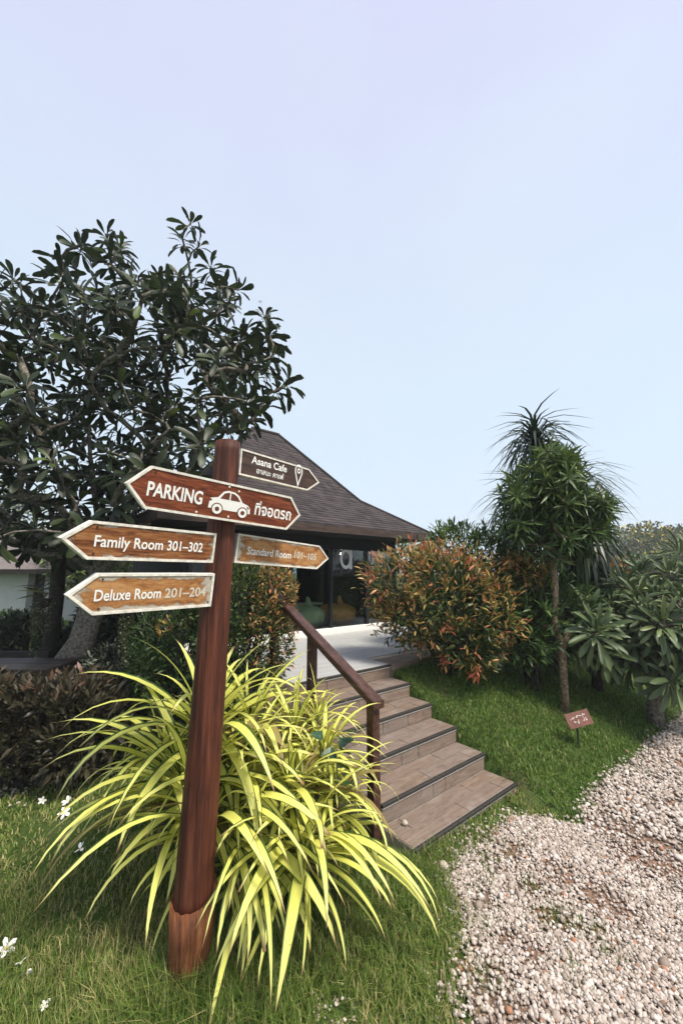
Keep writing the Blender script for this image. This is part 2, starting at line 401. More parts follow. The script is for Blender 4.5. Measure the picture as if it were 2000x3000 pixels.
c = mixc(n, l, c, (.022, .019, .02), mth(n, l, 'MULTIPLY', edge, .7))
nz = noise(n, l, coords(n, l), 60, 4); c = mixc(n, l, c, (.10, .090, .092), mth(n, l, 'MULTIPLY', nz, .35))
st_n = noise(n, l, coords(n, l, (1.2, 1.2, .6)), 1.6, 4); c = mixc(n, l, c, (.085, .075, .070), ramp(n, l, st_n, [(.5, (0, 0, 0)), (.72, (.5, .5, .5))]))
l.new(c, b.inputs['Base Color']); b.inputs['Roughness'].default_value = .9; b.inputs['Specular IOR Level'].default_value = .2; bump(n, l, b, nz, .5, .01)
M['shingle'] = m
M['fascia'] = wood_mat('fascia', [(.035, .022, .018), (.06, .038, .03), (.085, .058, .048)], (1, 8, 8), .6, .2)
def ring(s_, dz): return [(E0 + s_, V0 + s_, prof(s_) + dz), (E1 - s_, V0 + s_, prof(s_) + dz), (E1 - s_, V1 - s_, prof(s_) + dz), (E0 + s_, V1 - s_, prof(s_) + dz)]
roof = HO(MB().add([(x, y, z - .03) for x, y, z in ring(0, 0) + ring(1.08, 0) + ring(2.42, 0)],
       [(0, 1, 5, 4), (1, 2, 6, 5), (2, 3, 7, 6), (3, 0, 4, 7), (4, 5, 9, 8), (5, 6, 10, 9), (6, 7, 11, 10), (7, 4, 8, 11)]), 'roof', M['fascia'])
ss = list(np.linspace(0, 1.08, 14)) + list(np.linspace(1.08, 2.425, 21))[1:]
for a, b_ in zip(ss, ss[1:]):
    lo, hi = ring(max(a - .012, 0), .022), ring(b_, .002)
    bot = ring(max(a - .012, 0), -.004)
    vv = lo + hi + bot; ff = []
    for k in range(4): q = (k + 1) % 4; ff += [(k, q, 4 + q, 4 + k), (8 + k, 8 + q, q, k)]
    HO(MB().add(vv, ff), 'shingle_course', M['shingle'], roof)
rc = ring(2.42, .0)
HO(MB().tube([(rc[0][0] - .02, rc[0][1], 5.19), (rc[1][0] + .02, rc[0][1], 5.19)], [.05, .05], 8), 'ridge_cap', M['shingle'], roof)
for k in range(4):
    pts = [ring(0, .015)[k], ring(1.08, .015)[k], ring(2.42, .02)[k]]
    HO(MB().tube(pts, [.035] * 3, 6), 'hip_cap', M['shingle'], roof)
fb = MB()
for (ax, ay, bx_, by_) in ((E0, V0, E1, V0 + .03), (E0, V1 - .03, E1, V1), (E0, V0 + .032, E0 + .03, V1 - .032), (E1 - .03, V0 + .032, E1, V1 - .032)):
    HO(MB().box((ax, ay, 2.70), (bx_, by_, 2.825)), 'fascia_board', M['fascia'], roof)
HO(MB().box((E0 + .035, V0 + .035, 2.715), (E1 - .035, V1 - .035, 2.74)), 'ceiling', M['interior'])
W0, W1 = -1.75, 2.75; UB = V1 - .75
HO(MB().box((W0, UF - .03, .80), (W1, UB, .955)), 'floor', plain('cafe_floor', (.13, .115, .10), .35, .2, 6, .0))
HO(MB().box((W0, UF - .02, 2.48), (W1, UF + .06, 2.714)), 'lintel', M['interior'])
ms_r = [W0 + .03, -.85, .049, .951, 1.876, W1 - .03]
for q in ms_r:
    HO(MB().box((q - .03, UF - .035, .957), (q + .03, UF + .045, 2.48), .004), 'mullion', M['black'])
for a, b_ in zip(ms_r, ms_r[1:]):
    HO(MB().box((a + .03, UF, .975), (b_ - .03, UF + .008, 2.478)), 'glass_pane', M['glass'])
    HO(MB().box((a + .03, UF - .02, .957), (b_ - .03, UF + .03, .99)), 'bottom_rail', M['black'])
# side and back walls with window openings
wins = [(-1.35, -.95), (-.15, .22), (1.18, 1.50), (2.0, 2.3)]
bw = MB()
xs = [W0] + [q for w in wins for q in w] + [W1]
for a, b_ in zip(xs[0::2], xs[1::2]): bw.box((a, UB - .1, .957), (b_, UB, 2.714))
for a, b_ in wins: bw.box((a, UB - .1, .957), (b_, UB, 1.55)); bw.box((a, UB - .1, 2.25), (b_, UB, 2.714))
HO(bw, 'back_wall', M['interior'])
for a, b_ in wins: HO(MB().box((a, UB - .06, 1.55), (b_, UB - .05, 2.25)), 'window_pane', M['clear'])
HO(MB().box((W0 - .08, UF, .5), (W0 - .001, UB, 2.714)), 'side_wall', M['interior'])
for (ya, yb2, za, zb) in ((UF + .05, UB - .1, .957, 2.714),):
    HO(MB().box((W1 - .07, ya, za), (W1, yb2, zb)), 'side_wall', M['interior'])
M['curtain'] = plain('curtain', (.30, .25, .18), .9, .2, 8, .2, .1, (12, 1, .3))
for a, w_ in ((-.70, .20), (.30, .22), (1.55, .22)):
    cv = MB(); pts = []
    for k in range(13): pts.append((a + w_ * k / 12, UB - .16 + .025 * math.sin(k * 1.9)))
    nn = len(pts)
    cv.add([(x, y, 1.25) for x, y in pts] + [(x, y, 2.62) for x, y in pts] , [(i, i + 1, nn + i + 1, nn + i) for i in range(nn - 1)])
    tag(HO(cv, 'curtain', M['curtain']), None, None)
# letters on the glass
def text_mesh(s_, bold=0., ext=.002):
    c_ = bpy.data.curves.new('txt', 'FONT'); c_.body = s_; c_.size = 1.0; c_.offset = bold; c_.extrude = 0; c_.resolution_u = 4
    o = bpy.data.objects.new('txt', c_); link(o)
    dg = bpy.context.evaluated_depsgraph_get(); dg.update()
    me = bpy.data.meshes.new_from_object(o.evaluated_get(dg))
    bpy.data.objects.remove(o); bpy.data.curves.remove(c_)
    return me
def fit_text(me, x0, x1, yb_, sy, z):
    co = np.empty(len(me.vertices) * 3, np.float32); me.vertices.foreach_get('co', co); co = co.reshape(-1, 3)
    a, b_ = co[:, 0].min(), co[:, 0].max()
    co[:, 0] = x0 + (co[:, 0] - a) / (b_ - a) * (x1 - x0); co[:, 1] = yb_ + co[:, 1] * sy; co[:, 2] = z
    me.vertices.foreach_set('co', co.ravel()); me.update(); return me
def band(outer, inner, closed):
    n_ = len(outer); mb = MB(); mb.add([(x, z, 0) for x, z in outer] + [(x, z, 0) for x, z in inner], [(k, (k + 1) % n_, n_ + (k + 1) % n_, n_ + k) for k in range(n_ if closed else n_ - 1)]); return mb
an = np.linspace(0, 2 * math.pi, 33)[:-1]
la = band([(.15 * math.cos(a), .20 + .20 * math.sin(a)) for a in an], [(.088 * math.cos(a), .20 + .135 * math.sin(a)) for a in an], True)
la.add([(.092, 0, .0005), (.165, 0, .0005), (.165, .395, .0005), (.092, .395, .0005)], [(0, 1, 2, 3)])
an = np.linspace(0, math.pi, 17)
ln_ = band([(.165, 0)] + [(.165 * math.cos(a), .235 + .165 * math.sin(a)) for a in an], [(.10, 0)] + [(.10 * math.cos(a), .235 + .10 * math.sin(a)) for a in an], False)
ln_.add([(-.165, 0, .0005), (-.10, 0, .0005), (-.10, .395, .0005), (-.165, .395, .0005)], [(0, 1, 2, 3)])
for mb, q in ((la, 1.33), (ln_, 2.20)):
    o = mb.obj('window_letter', M['letter'], house); o.rotation_euler = (rad(90), 0, 0); o.location = (q, UF - .006, 2.10 - Z_TERR)

# things inside the cafe
def local_pt(r, u, z): return from_ru(r, u, z)
def beanbag(r, u, col, label):
    m_ = plain('beanbag_fabric', col, .75, .12, 10, .3)
    t_ = thing('bean_bag', label, 'bean bag', local_pt(r, u, .956), STAIR_A, 'bean bags behind the cafe glass')
    nu, nv = 28, 16; V = []; Fq = []
    for i in range(nv + 1):
        th = i / nv; z = .42 * th ** .9
        rr = .37 * max(0, 1 - abs(2 * (th * .93 + .05) - 1) ** 3.2) ** .5
        if i == nv: rr = .03
        for k in range(nu):
            a = 2 * math.pi * k / nu; w_ = 1 + .05 * math.sin(5 * a + 4 * th) * math.sin(math.pi * th) + .03 * math.sin(11 * a)
            V.append((rr * w_ * math.cos(a) * 1.1, rr * w_ * math.sin(a), max(0, z + .02 * math.sin(3 * a) * th)))
    for i in range(nv):
        for k in range(nu): Fq.append((i * nu + k, i * nu + (k + 1) % nu, (i + 1) * nu + (k + 1) % nu, (i + 1) * nu + k))
    Fq.append(tuple(range(nu))[::-1])
    MB().add(V, Fq).obj('cushion', m_, t_, True)
    MB().tube([(.10, 0, .37), (.09, 0, .42), (.06, .01, .50), (.05, .0, .57), (.04, 0, .60)], [.10, .075, .055, .035, .008], 9, True, .12).obj('carry_knot', m_, t_, True)
beanbag(.80, UF + .62, (.50, .66, .40), 'pale green bean bag behind the cafe glass')
beanbag(1.62, UF + .62, (.72, .38, .10), 'mustard brown bean bag behind the cafe glass')
tb = thing('side_table', 'small white-topped side table between two bean bags in the cafe', 'table', local_pt(1.18, UF + 1.15, .956), STAIR_A)
MB().box((-.34, -.2, .40), (.30, .2, .43), .004).obj('table_top', M['white'], tb)
for a in (-.31, .27):
    for c_ in (-.17, .17): MB().tube([(a, c_, 0), (a, c_, .40)], [.012, .012], 6).obj('leg', M['nail'], tb)
for q, w_ in ((.58, .7), (1.02, .7), (1.83, .75)):
    lp = thing('pendant_lamp', 'small lit pendant bulb hanging under the cafe ceiling', 'lamp', local_pt(q, UF + w_, 2.45), STAIR_A, 'lit bulbs inside the cafe')
    MB().tube([(0, 0, .06), (0, 0, .265)], [.005, .005], 5).obj('cord', M['black'], lp)
    MB().tube([(0, 0, .02), (0, 0, .06)], [.022, .016], 8).obj('socket', M['black'], lp)
    MB().tube([(0, 0, -.035), (0, 0, -.028), (0, 0, 0), (0, 0, .02)], [.008, .024, .034, .02], 10).obj('bulb', emit_mat('bulb_glow', (1, .85, .6), 9), lp, True)

# ------------------------------------------------------------------ leaves
def leaf_shape(kind):
    """unit leaf: x across (-.5...5), y along (0..1), z along its normal"""
    if kind == 'lite':
        V = [(0, 0, 0), (-.5, .5, .07), (.5, .5, .07), (0, 1, -.06)]; F_ = [(0, 3, 1), (0, 2, 3)]
    elif kind == 'lance':
        V = [(0, 0, 0), (-.4, .3, .06), (0, .3, .03), (.4, .3, .06), (-.45, .62, .03), (0, .62, -.0), (.45, .62, .03), (0, 1, -.10)]
        F_ = [(0, 2, 1), (0, 3, 2), (1, 2, 5), (1, 5, 4), (2, 3, 6), (2, 6, 5), (4, 5, 7), (5, 6, 7)]
    elif kind == 'obovate':
        V = [(0, 0, 0), (-.06, .14, .0), (.06, .14, .0), (-.36, .45, .07), (0, .45, .03), (.36, .45, .07), (-.5, .74, .02), (0, .74, -.02), (.5, .74, .02), (-.32, .93, -.05), (0, .94, -.07), (.32, .93, -.05), (0, 1, -.11)]
        F_ = [(0, 2, 1), (1, 2, 4), (1, 4, 3), (2, 5, 4), (3, 4, 7), (3, 7, 6), (4, 5, 8), (4, 8, 7), (6, 7, 10), (6, 10, 9), (7, 8, 11), (7, 11, 10), (9, 10, 12), (10, 11, 12)]
    elif kind == 'strap':
        ys = [0, .26, .50, .66, .74]; zs = [0, .07, .02, -.20, -.48]; ws = [.3, .5, .5, .4, .24]
        V = []
        for y, z, w_ in zip(ys, zs, ws): V += [(-w_, y, z), (w_, y, z)]
        V.append((0, .79, -.74)); F_ = []
        for i in range(4): a = 2 * i; F_ += [(a, a + 1, a + 3), (a, a + 3, a + 2)]
        F_.append((8, 9, 10))
    return np.array(V, float), np.array(F_)
def nrmz(v): return v / np.maximum(np.linalg.norm(v, axis=-1, keepdims=True), 1e-9)
def leaf_axes(D, Nn):
    D = nrmz(D); X = nrmz(np.cross(D, Nn)); Z = np.cross(X, D); return X, D, Z
_leafcache = {}
def emit_leaves(parent, P, D, Nn, L, Wd, T, mat, shape, n_ind=0, name='leaf', stuff='foliage', off=(0, 0, 0)):
    """n_ind leaves that show largest become objects of their own, the rest one mesh"""
    P = np.asarray(P, float); N_ = len(P); off = np.asarray(off, float)
    X, Y, Z = leaf_axes(np.asarray(D, float), np.asarray(Nn, float))
    L = np.broadcast_to(L, (N_,)); Wd = np.broadcast_to(Wd, (N_,)); T = np.broadcast_to(T, (N_,))
    S_, F_ = leaf_shape(shape)
    ind = np.zeros(N_, bool)
    if n_ind:
        px, py, dep = project(P + Y * L[:, None] * .5)
        vis = (px > -40) & (px < 2040) & (py > -40) & (py < 3040) & (dep > .1)
        score = np.where(vis, L / np.maximum(dep, .1), 0) * RNG.uniform(.8, 1.2, N_)
        ind[np.argsort(-score)[:n_ind]] = True; ind &= vis
        for i in np.where(ind)[0]:
            q = int(np.clip(T[i] * 8, 0, 7)); key = (shape, mat.name, q)
            if key not in _leafcache:
                _leafcache[key] = np_mesh('leaf', S_, F_, mat, {'tint': np.full(len(S_), (q + .5) / 8)})
            o = bpy.data.objects.new(name, _leafcache[key]); link(o); o.parent = parent
            A = np.eye(4); A[:3, 0] = X[i] * Wd[i]; A[:3, 1] = Y[i] * L[i]; A[:3, 2] = Z[i] * L[i]; A[:3, 3] = P[i] - off
            o.matrix_basis = Matrix(A.tolist())
    r_ = np.where(~ind)[0]
    if len(r_):
        V = (P[r_, None, :] - off + S_[None, :, 0:1] * (X[r_] * Wd[r_, None])[:, None, :] + S_[None, :, 1:2] * (Y[r_] * L[r_, None])[:, None, :] + S_[None, :, 2:3] * (Z[r_] * L[r_, None])[:, None, :])
        FF = F_[None] + (np.arange(len(r_)) * len(S_))[:, None, None]
        o = mk_obj(stuff, np_mesh(stuff, V.reshape(-1, 3), FF.reshape(-1, 3), mat, {'tint': np.repeat(T[r_], len(S_))}), None, parent)
        o['kind'] = 'stuff'
        return o
def rnd_dir(n_, up=0.):
    d = RNG.normal(size=(n_, 3)); d = nrmz(d); d[:, 2] += up; return nrmz(d)
def tube_np(segs, n=6):
    """segs: list of (p0, r0, p1, r1)"""
    mb = MB()
    for p0, r0, p1, r1 in segs: mb.tube([p0, p1], [r0, r1], n, False)
    return mb
def grow(nodes, tips, bend=.25, step=.22):
    """nodes: list of [pos, parent]; every tip joins the nearest node along a curved twig"""
    nodes = [[np.array(p, float), q] for p, q in nodes]; root = nodes[-1][0]; tipidx = []
    for tp in sorted(tips, key=lambda t_: np.linalg.norm(np.array(t_) - nodes[min(2, len(nodes) - 1)][0])):
        tp = np.array(tp, float); arr = np.array([q[0] for q in nodes])
        dv = tp - arr; dist = np.linalg.norm(dv, axis=1)
        cost = dist + .5 * np.clip(arr[:, 2] - tp[2] + .1, 0, None)
        j = int(np.argmin(cost)); p0 = arr[j]
        par = nodes[j][1]; d0 = nrmz(p0 - nodes[par][0]) if par >= 0 else np.array([0, 0, 1.])
        k = max(2, int(dist[j] / step)); ctrl = p0 + d0 * dist[j] * bend + (tp - p0) * .35
        prev = j
        for t_ in np.linspace(0, 1, k + 1)[1:]:
            q = (1 - t_) ** 2 * p0 + 2 * t_ * (1 - t_) * ctrl + t_ * t_ * tp
            if t_ < 1: q = q + RNG.normal(size=3) * .012
            nodes.append([q, prev]); prev = len(nodes) - 1
        tipidx.append(prev)
    return nodes, tipidx
def wood_from(nodes, tipidx, r_tip, power, r_max=9):
    cnt = np.zeros(len(nodes))
    for t_ in tipidx:
        j = t_
        while j >= 0: cnt[j] += 1; j = nodes[j][1]
    rr = np.minimum(r_tip * np.maximum(cnt, 1) ** power, r_max)
    return rr, [(nodes[i][0], rr[nodes[i][1]] if nodes[i][1] >= 0 else rr[i], nodes[i][0], rr[i]) for i in range(len(nodes))]

def branch_objs(nodes, rr, first, mat, parent, off, n=6, k_=1.35):
    '''one object for every limb that leaves the trunk'''
    top = {}; mbs = {}
    for i in range(first, len(nodes)):
        j = nodes[i][1]; top[i] = i if j < first else top[j]
        mbs.setdefault(top[i], MB()).tube([nodes[j][0], nodes[i][0]], [min(rr[j], rr[i] * k_), rr[i]], n, False)
    for mb in mbs.values(): mb.obj('branch', mat, parent, True, off=off)
def rosette(P, axis_, n_, L, wdt, spread, rise=.35):
    """n_ leaves spiralling round a twig end; returns P, D, N, L, W"""
    axis_ = nrmz(np.array(axis_, float)); a = np.array([1, 0, 0]) if abs(axis_[0]) < .8 else np.array([0, 1, 0])
    u = nrmz(np.cross(axis_, a)); v_ = np.cross(axis_, u)
    k = np.arange(n_); ph = k * 2.39996 + RNG.uniform(0, 6.28)
    el = np.linspace(rise + .55, rise - spread, n_) + RNG.normal(size=n_) * .14
    radial = np.cos(ph)[:, None] * u + np.sin(ph)[:, None] * v_
    D = radial * np.cos(el)[:, None] + axis_ * np.sin(el)[:, None]
    D[:, 2] -= .10
    Nn = axis_ * np.cos(el)[:, None] - radial * np.sin(el)[:, None]
    pos = np.array(P) - axis_ * (np.linspace(0, .10, n_))[:, None]
    Ls = L * RNG.uniform(.72, 1.15, n_); Ls[:2] *= .7
    return pos, D, Nn, Ls, Ls * wdt * RNG.uniform(.85, 1.15, n_)

# ------------------------------------------------------------------ frangipani tree on the left
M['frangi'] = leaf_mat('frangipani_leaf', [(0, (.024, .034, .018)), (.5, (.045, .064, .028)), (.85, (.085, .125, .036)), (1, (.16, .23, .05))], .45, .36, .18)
TREE = np.array([-4.25, 6.0, ground_z(-4.25, 6.0) - .04])
outline = np.array([(-700, 900), (-450, 780), (0, 790), (110, 815), (150, 760), (190, 725), (250, 715), (300, 665), (360, 690), (440, 735), (515, 775), (520, 640), (570, 630), (615, 690), (625, 770),
                    (700, 800), (770, 860), (770, 940), (820, 1010), (800, 1090), (860, 1115), (800, 1160), (750, 1200), (730, 1240), (690, 1270), (620, 1330), (560, 1400), (430, 1520), (300, 1640), (60, 1640), (-200, 1560), (-500, 1500)], float)
tips = []
while len(tips) < 520:
    p = np.array([RNG.uniform(-8.0, -.5), RNG.uniform(4.4, 7.4), RNG.uniform(2.2, 7.3)])
    px, py, dep = project(p)
    if not in_poly(px, py, outline)[0]: continue
    q = (p - np.array([-4.3, 5.9, 4.2])) / np.array([4.3, 1.85, 3.3])
    if q @ q > 1: continue
    if tips and min(np.linalg.norm(p - t_) for t_ in tips) < .21: continue
    tips.append(p)
for px, py, y in ((560, 655, 5.9), (535, 700, 5.8), (585, 720, 5.9), (310, 690, 5.7), (350, 720, 5.6), (235, 735, 5.6), (180, 760, 5.5), (845, 1120, 5.6), (815, 1140, 5.5), (775, 925, 5.7), (790, 985, 5.6), (745, 1225, 5.4), (615, 780, 5.8), (700, 850, 5.8),
                  (60, 830, 5.2), (-40, 850, 5.2), (700, 1000, 5.3), (760, 1060, 5.4), (660, 1180, 5.2), (800, 1040, 5.5), (30, 1050, 4.9), (90, 1200, 4.8), (20, 1350, 4.9), (160, 1380, 4.8), (60, 1460, 5.0), (220, 1500, 5.0), (330, 1480, 5.0), (0, 1520, 5.2)):
    tips.append(at_y(px, py, y))
def T3(px, py, y): return at_y(px, py, y)
def at_ground(px, py):
    d = ray(px, py); t_ = 1.2
    while t_ < 40:
        p = CAM + d * t_
        if p[2] < ground_z(p[0], p[1]): return p
        t_ += .01
    return CAM + d * t_
nodes = [[TREE, -1], [T3(240, 1880, 6.0), 0], [T3(280, 1760, 6.0), 1], [T3(300, 1680, 6.0), 2]]
fork = 3
for chain in ([(250, 1560, 5.8), (190, 1420, 5.6), (120, 1280, 5.5), (60, 1180, 5.4)], [(330, 1560, 6.1), (390, 1440, 6.2), (450, 1330, 6.2), (500, 1230, 6.2)],
              [(360, 1590, 5.7), (470, 1500, 5.5), (560, 1420, 5.4), (640, 1340, 5.3)], [(290, 1540, 6.3), (270, 1400, 6.5), (260, 1260, 6.6), (270, 1130, 6.6)], [(200, 1620, 6.0), (60, 1540, 6.1), (-80, 1440, 6.1), (-220, 1330, 6.0)]):
    pv = fork
    for c_ in chain: nodes.append([T3(*c_), pv]); pv = len(nodes) - 1
nodes, tidx = grow(nodes, tips, .18)
rr, _ = wood_from(nodes, tidx, .013, .34, .10)
rr[0] = .21; rr[1] = .18; rr[2] = .165; rr[3] = .17
tree = thing('frangipani_tree', 'large dark-leaved frangipani tree with pale mottled trunk behind the signpost', 'tree', TREE)
MB().tube([nodes[i][0] for i in range(4)], [rr[i] for i in range(4)], 14, True, .07).obj('trunk', M['bark'], tree, True, off=TREE)
branch_objs(nodes, rr, 4, M['bark'], tree, TREE)
LP, LD, LN, LL, LW = [], [], [], [], []
for t_ in tidx:
    ax = nodes[t_][0] - nodes[nodes[t_][1]][0]; ax = nrmz(ax) + np.array([0, 0, .45])
    o = rosette(nodes[t_][0], ax, RNG.integers(10, 15), .33, .27, .8)
    for A_, B_ in zip((LP, LD, LN, LL, LW), o): A_.append(B_)
LP, LD, LN, LL, LW = map(np.concatenate, (LP, LD, LN, LL, LW))
T = np.clip(RNG.beta(1.6, 3.2, len(LP)) + (RNG.random(len(LP)) < .04) * .5, 0, 1)
emit_leaves(tree, LP, LD, LN, LL, LW, T, M['frangi'], 'obovate', 300, off=TREE)
# white flower sprays on a few twig ends
fl = MB()
for t_ in RNG.choice(tidx, 14, replace=False):
    p = nodes[t_][0]
    for k in range(7):
        d = rnd_dir(1, .5)[0] * RNG.uniform(.10, .2); q = p + d; fl.tube([p, q], [.004, .003], 3, False)
        for w_ in range(5):
            a = w_ * 1.257; e1 = np.array([math.cos(a), math.sin(a), .3]) * .035; e2 = np.array([math.cos(a + .6), math.sin(a + .6), .3]) * .028
            fl.add([q, q + e1, q + e2], [(0, 1, 2)])
fl.obj('flower_sprays', M['letter'], tree, off=TREE)['kind'] = 'stuff'

# ------------------------------------------------------------------ shrubs
def shrub(name, label, cat, lumps, n_, L, wdt, mat, shape='lance', tintf=None, n_ind=0, group=None, stems=6, up=.35, inner=.25, bark='bark_dark', spread=.10, shoots=0):
    lumps = np.array(lumps, float); c0 = lumps[:, :3].mean(0); gz = ground_z(c0[0], c0[1]); off = np.array([c0[0], c0[1], gz])
    t_ = thing(name, label, cat, off, 0, group)
    vol = (lumps[:, 3] * lumps[:, 4] * lumps[:, 5]) ** .667; which = RNG.choice(len(lumps), n_ * 3, p=vol / vol.sum())
    d = nrmz(RNG.normal(size=(n_ * 3, 3))); rad_ = np.where(RNG.random(n_ * 3) < inner, RNG.uniform(.45, .95, n_ * 3), RNG.normal(1.0, spread * .6, n_ * 3))
    cl = np.sin(d[:, 0] * 9 + which) * np.sin(d[:, 1] * 8 + 2 * which) * np.sin(d[:, 2] * 10) ; rad_ *= 1 + spread * cl
    P = lumps[which, :3] + d * lumps[which, 3:6] * rad_[:, None]
    keep_ = np.ones(len(P), bool)
    for k, lu in enumerate(lumps):
        q = (P - lu[:3]) / lu[3:6]; keep_ &= ~(((q ** 2).sum(1) < .55) & (which != k))
    gzs = hgt(P[:, 0], P[:, 1]); keep_ &= P[:, 2] > gzs + .03
    P, d, rad_ = P[keep_][:n_], d[keep_][:n_], rad_[keep_][:n_]
    D = nrmz(d * .8 + RNG.normal(size=P.shape) * .55 + np.array([0, 0, up])); Nn = rnd_dir(len(P), .6) + np.array([0, 0, .8])
    zrel = (P[:, 2] - P[:, 2].min()) / np.ptp(P[:, 2])
    T = tintf(P, zrel, d, rad_) if tintf else RNG.random(len(P))
    if shoots:
        pick = RNG.choice(len(P), shoots, replace=False); sd_ = nrmz(d[pick] + np.array([0, 0, .6]) + RNG.normal(size=(shoots, 3)) * .25); k_ = 10
        along = np.tile(np.linspace(.0, 1., k_), shoots)[:, None] * np.repeat(RNG.uniform(.08, .20, shoots), k_)[:, None]
        base = np.repeat(P[pick], k_, 0); ax_ = np.repeat(sd_, k_, 0)
        P = np.vstack([P, base + ax_ * along]); D = np.vstack([D, nrmz(ax_ * .7 + rnd_dir(shoots * k_) * .75)]); Nn = np.vstack([Nn, rnd_dir(shoots * k_, 1.)])
        T = np.concatenate([T, np.repeat(np.clip(T[pick] + RNG.normal(.12, .15, shoots), .2, 1), k_) + RNG.normal(0, .05, shoots * k_)])
    Ls = L * RNG.uniform(.65, 1.25, len(P))
    emit_leaves(t_, P, D, Nn, Ls, Ls * wdt, np.clip(T, 0, 1), mat, shape, n_ind, off=off)
    sb = MB()
    for k in range(stems):
        a = RNG.uniform(0, 6.28); b0 = np.array([c0[0] + .10 * math.cos(a), c0[1] + .10 * math.sin(a), gz - .03]); lu = lumps[k % len(lumps)]
        tgt = lu[:3] + RNG.normal(size=3) * lu[3:6] * .25; mid = (b0 * .6 + tgt * .4) + RNG.normal(size=3) * .04
        sb.tube([b0, mid, tgt], [.022, .016, .008], 6)
        for w_ in range(5):
            e_ = tgt + rnd_dir(1, .3)[0] * lu[3:6] * .75; sb.tube([mid, (mid + e_) / 2 + RNG.normal(size=3) * .03, e_], [.010, .007, .003], 4, False)
    sb.obj('stems', M[bark], t_, True, off=off)
    return t_
M['redtip'] = leaf_mat('red_tip_leaf', [(0, (.022, .045, .014)), (.35, (.060, .105, .026)), (.55, (.16, .18, .045)), (.70, (.55, .38, .12)), (.86, (.62, .25, .11)), (1, (.56, .13, .08))], .4, .4, .2)
M['green'] = leaf_mat('shrub_leaf', [(0, (.035, .068, .022)), (.5, (.09, .155, .040)), (.85, (.18, .25, .058)), (1, (.31, .35, .09))], .42, .4, .18)
M['dull'] = leaf_mat('tree_leaf_far', [(0, (.09, .115, .05)), (.6, (.18, .215, .085)), (.88, (.26, .28, .10)), (1, (.85, .60, .09))], .6, .2, .15)
M['purple'] = leaf_mat('purple_brown_leaf', [(0, (.026, .026, .014)), (.5, (.065, .052, .026)), (.8, (.15, .075, .05)), (1, (.24, .12, .08))], .45, .35, .1)
def red_tint(bias, hi=.5):
    def f_(P, zr, d, rd):
        lump = .5 + .5 * np.sin(P[:, 0] * 6.3 + 1.3) * np.sin(P[:, 1] * 5.1) * np.cos(P[:, 2] * 6.7)
        t_ = .12 + .25 * RNG.random(len(P)) + (RNG.random(len(P)) < (bias + hi * zr ** 2) * (.35 + lump)) * (rd > .93) * RNG.uniform(.22, .62, len(P))
        return t_
    return f_
def px_lump(px, py, y, rx, ry, rz): p = at_y(px, py, y); return (*p, rx, ry, rz)
shrub('red_tip_shrub', 'rounded shrub with orange-red young leaves beside the top of the stairs', 'shrub',
      [px_lump(1195, 1715, 5.45, .48, .45, .42), px_lump(1300, 1760, 5.3, .62, .55, .60), px_lump(1400, 1800, 5.25, .42, .45, .45), px_lump(1210, 1810, 5.4, .40, .4, .33), px_lump(1370, 1880, 5.1, .36, .36, .30)],
      8200, .105, .25, M['redtip'], 'lance', red_tint(.62, 1.5), 250, 'red-tipped shrubs', spread=.26, shoots=130)
shrub('clipped_hedge', 'tall clipped hedge with a few reddish shoots between signpost and handrail', 'hedge',
      [px_lump(705, 1770, 4.45, .42, .40, .45), px_lump(795, 1745, 4.5, .25, .3, .33), px_lump(640, 1800, 4.5, .34, .35, .40), px_lump(770, 1880, 4.4, .30, .35, .42), px_lump(680, 1930, 4.4, .40, .38, .45)],
      11000, .06, .34, M['redtip'], 'lance', lambda P, zr, d, rd: .14 + .38 * RNG.random(len(P)) + (RNG.random(len(P)) < .7 * zr * sstep(-1.05, -.75, P[:, 0])) * .4 + (RNG.random(len(P)) < .012) * .4, 200, shoots=40)
shrub('garden_shrub', 'low dark green shrub with orange shoots under the long room boards', 'shrub',
      [px_lump(500, 1880, 4.7, .40, .4, .42), px_lump(580, 1900, 4.6, .40, .4, .45), px_lump(480, 1960, 4.6, .30, .35, .35)],
      4200, .085, .24, M['redtip'], 'lance', lambda P, zr, d, rd: .05 + .30 * RNG.random(len(P)) + (np.hypot(P[:, 0] - at_y(490, 1840, 4.5)[0], P[:, 2] - at_y(490, 1840, 4.5)[2]) < .12) * (RNG.random(len(P)) < .6) * .5, 80)
shrub('purple_leaf_shrub', 'low mounded shrub with dark purplish-brown leaves at the frangipani foot', 'shrub',
      [px_lump(60, 2140, 4.3, .75, .7, .38), px_lump(200, 2110, 4.4, .62, .6, .42), px_lump(-120, 2120, 4.4, .7, .7, .42), px_lump(270, 2150, 4.2, .4, .5, .30)],
      8000, .115, .30, M['purple'], 'lance', lambda P, zr, d, rd: RNG.random(len(P)) * .35 + sstep(.68, 1., zr) * RNG.random(len(P)) * .75, 120, stems=4)
shrub('green_shrub', 'tall dark green shrub against the cafe roof corner behind red-tipped one', 'shrub',
      [px_lump(1335, 1600, 6.3, .40, .4, .32), px_lump(1400, 1625, 6.2, .42, .4, .32), px_lump(1420, 1690, 6.2, .6, .5, .5), px_lump(1300, 1680, 6.4, .5, .4, .5), px_lump(1360, 1780, 6.2, .7, .5, .6)],
      5200, .13, .24, M['green'], 'lance', lambda P, zr, d, rd: RNG.beta(1.5, 2.5, len(P)) * .8 + .15 * zr, 60, 'green shrubs on the mound', shoots=60, spread=.2)
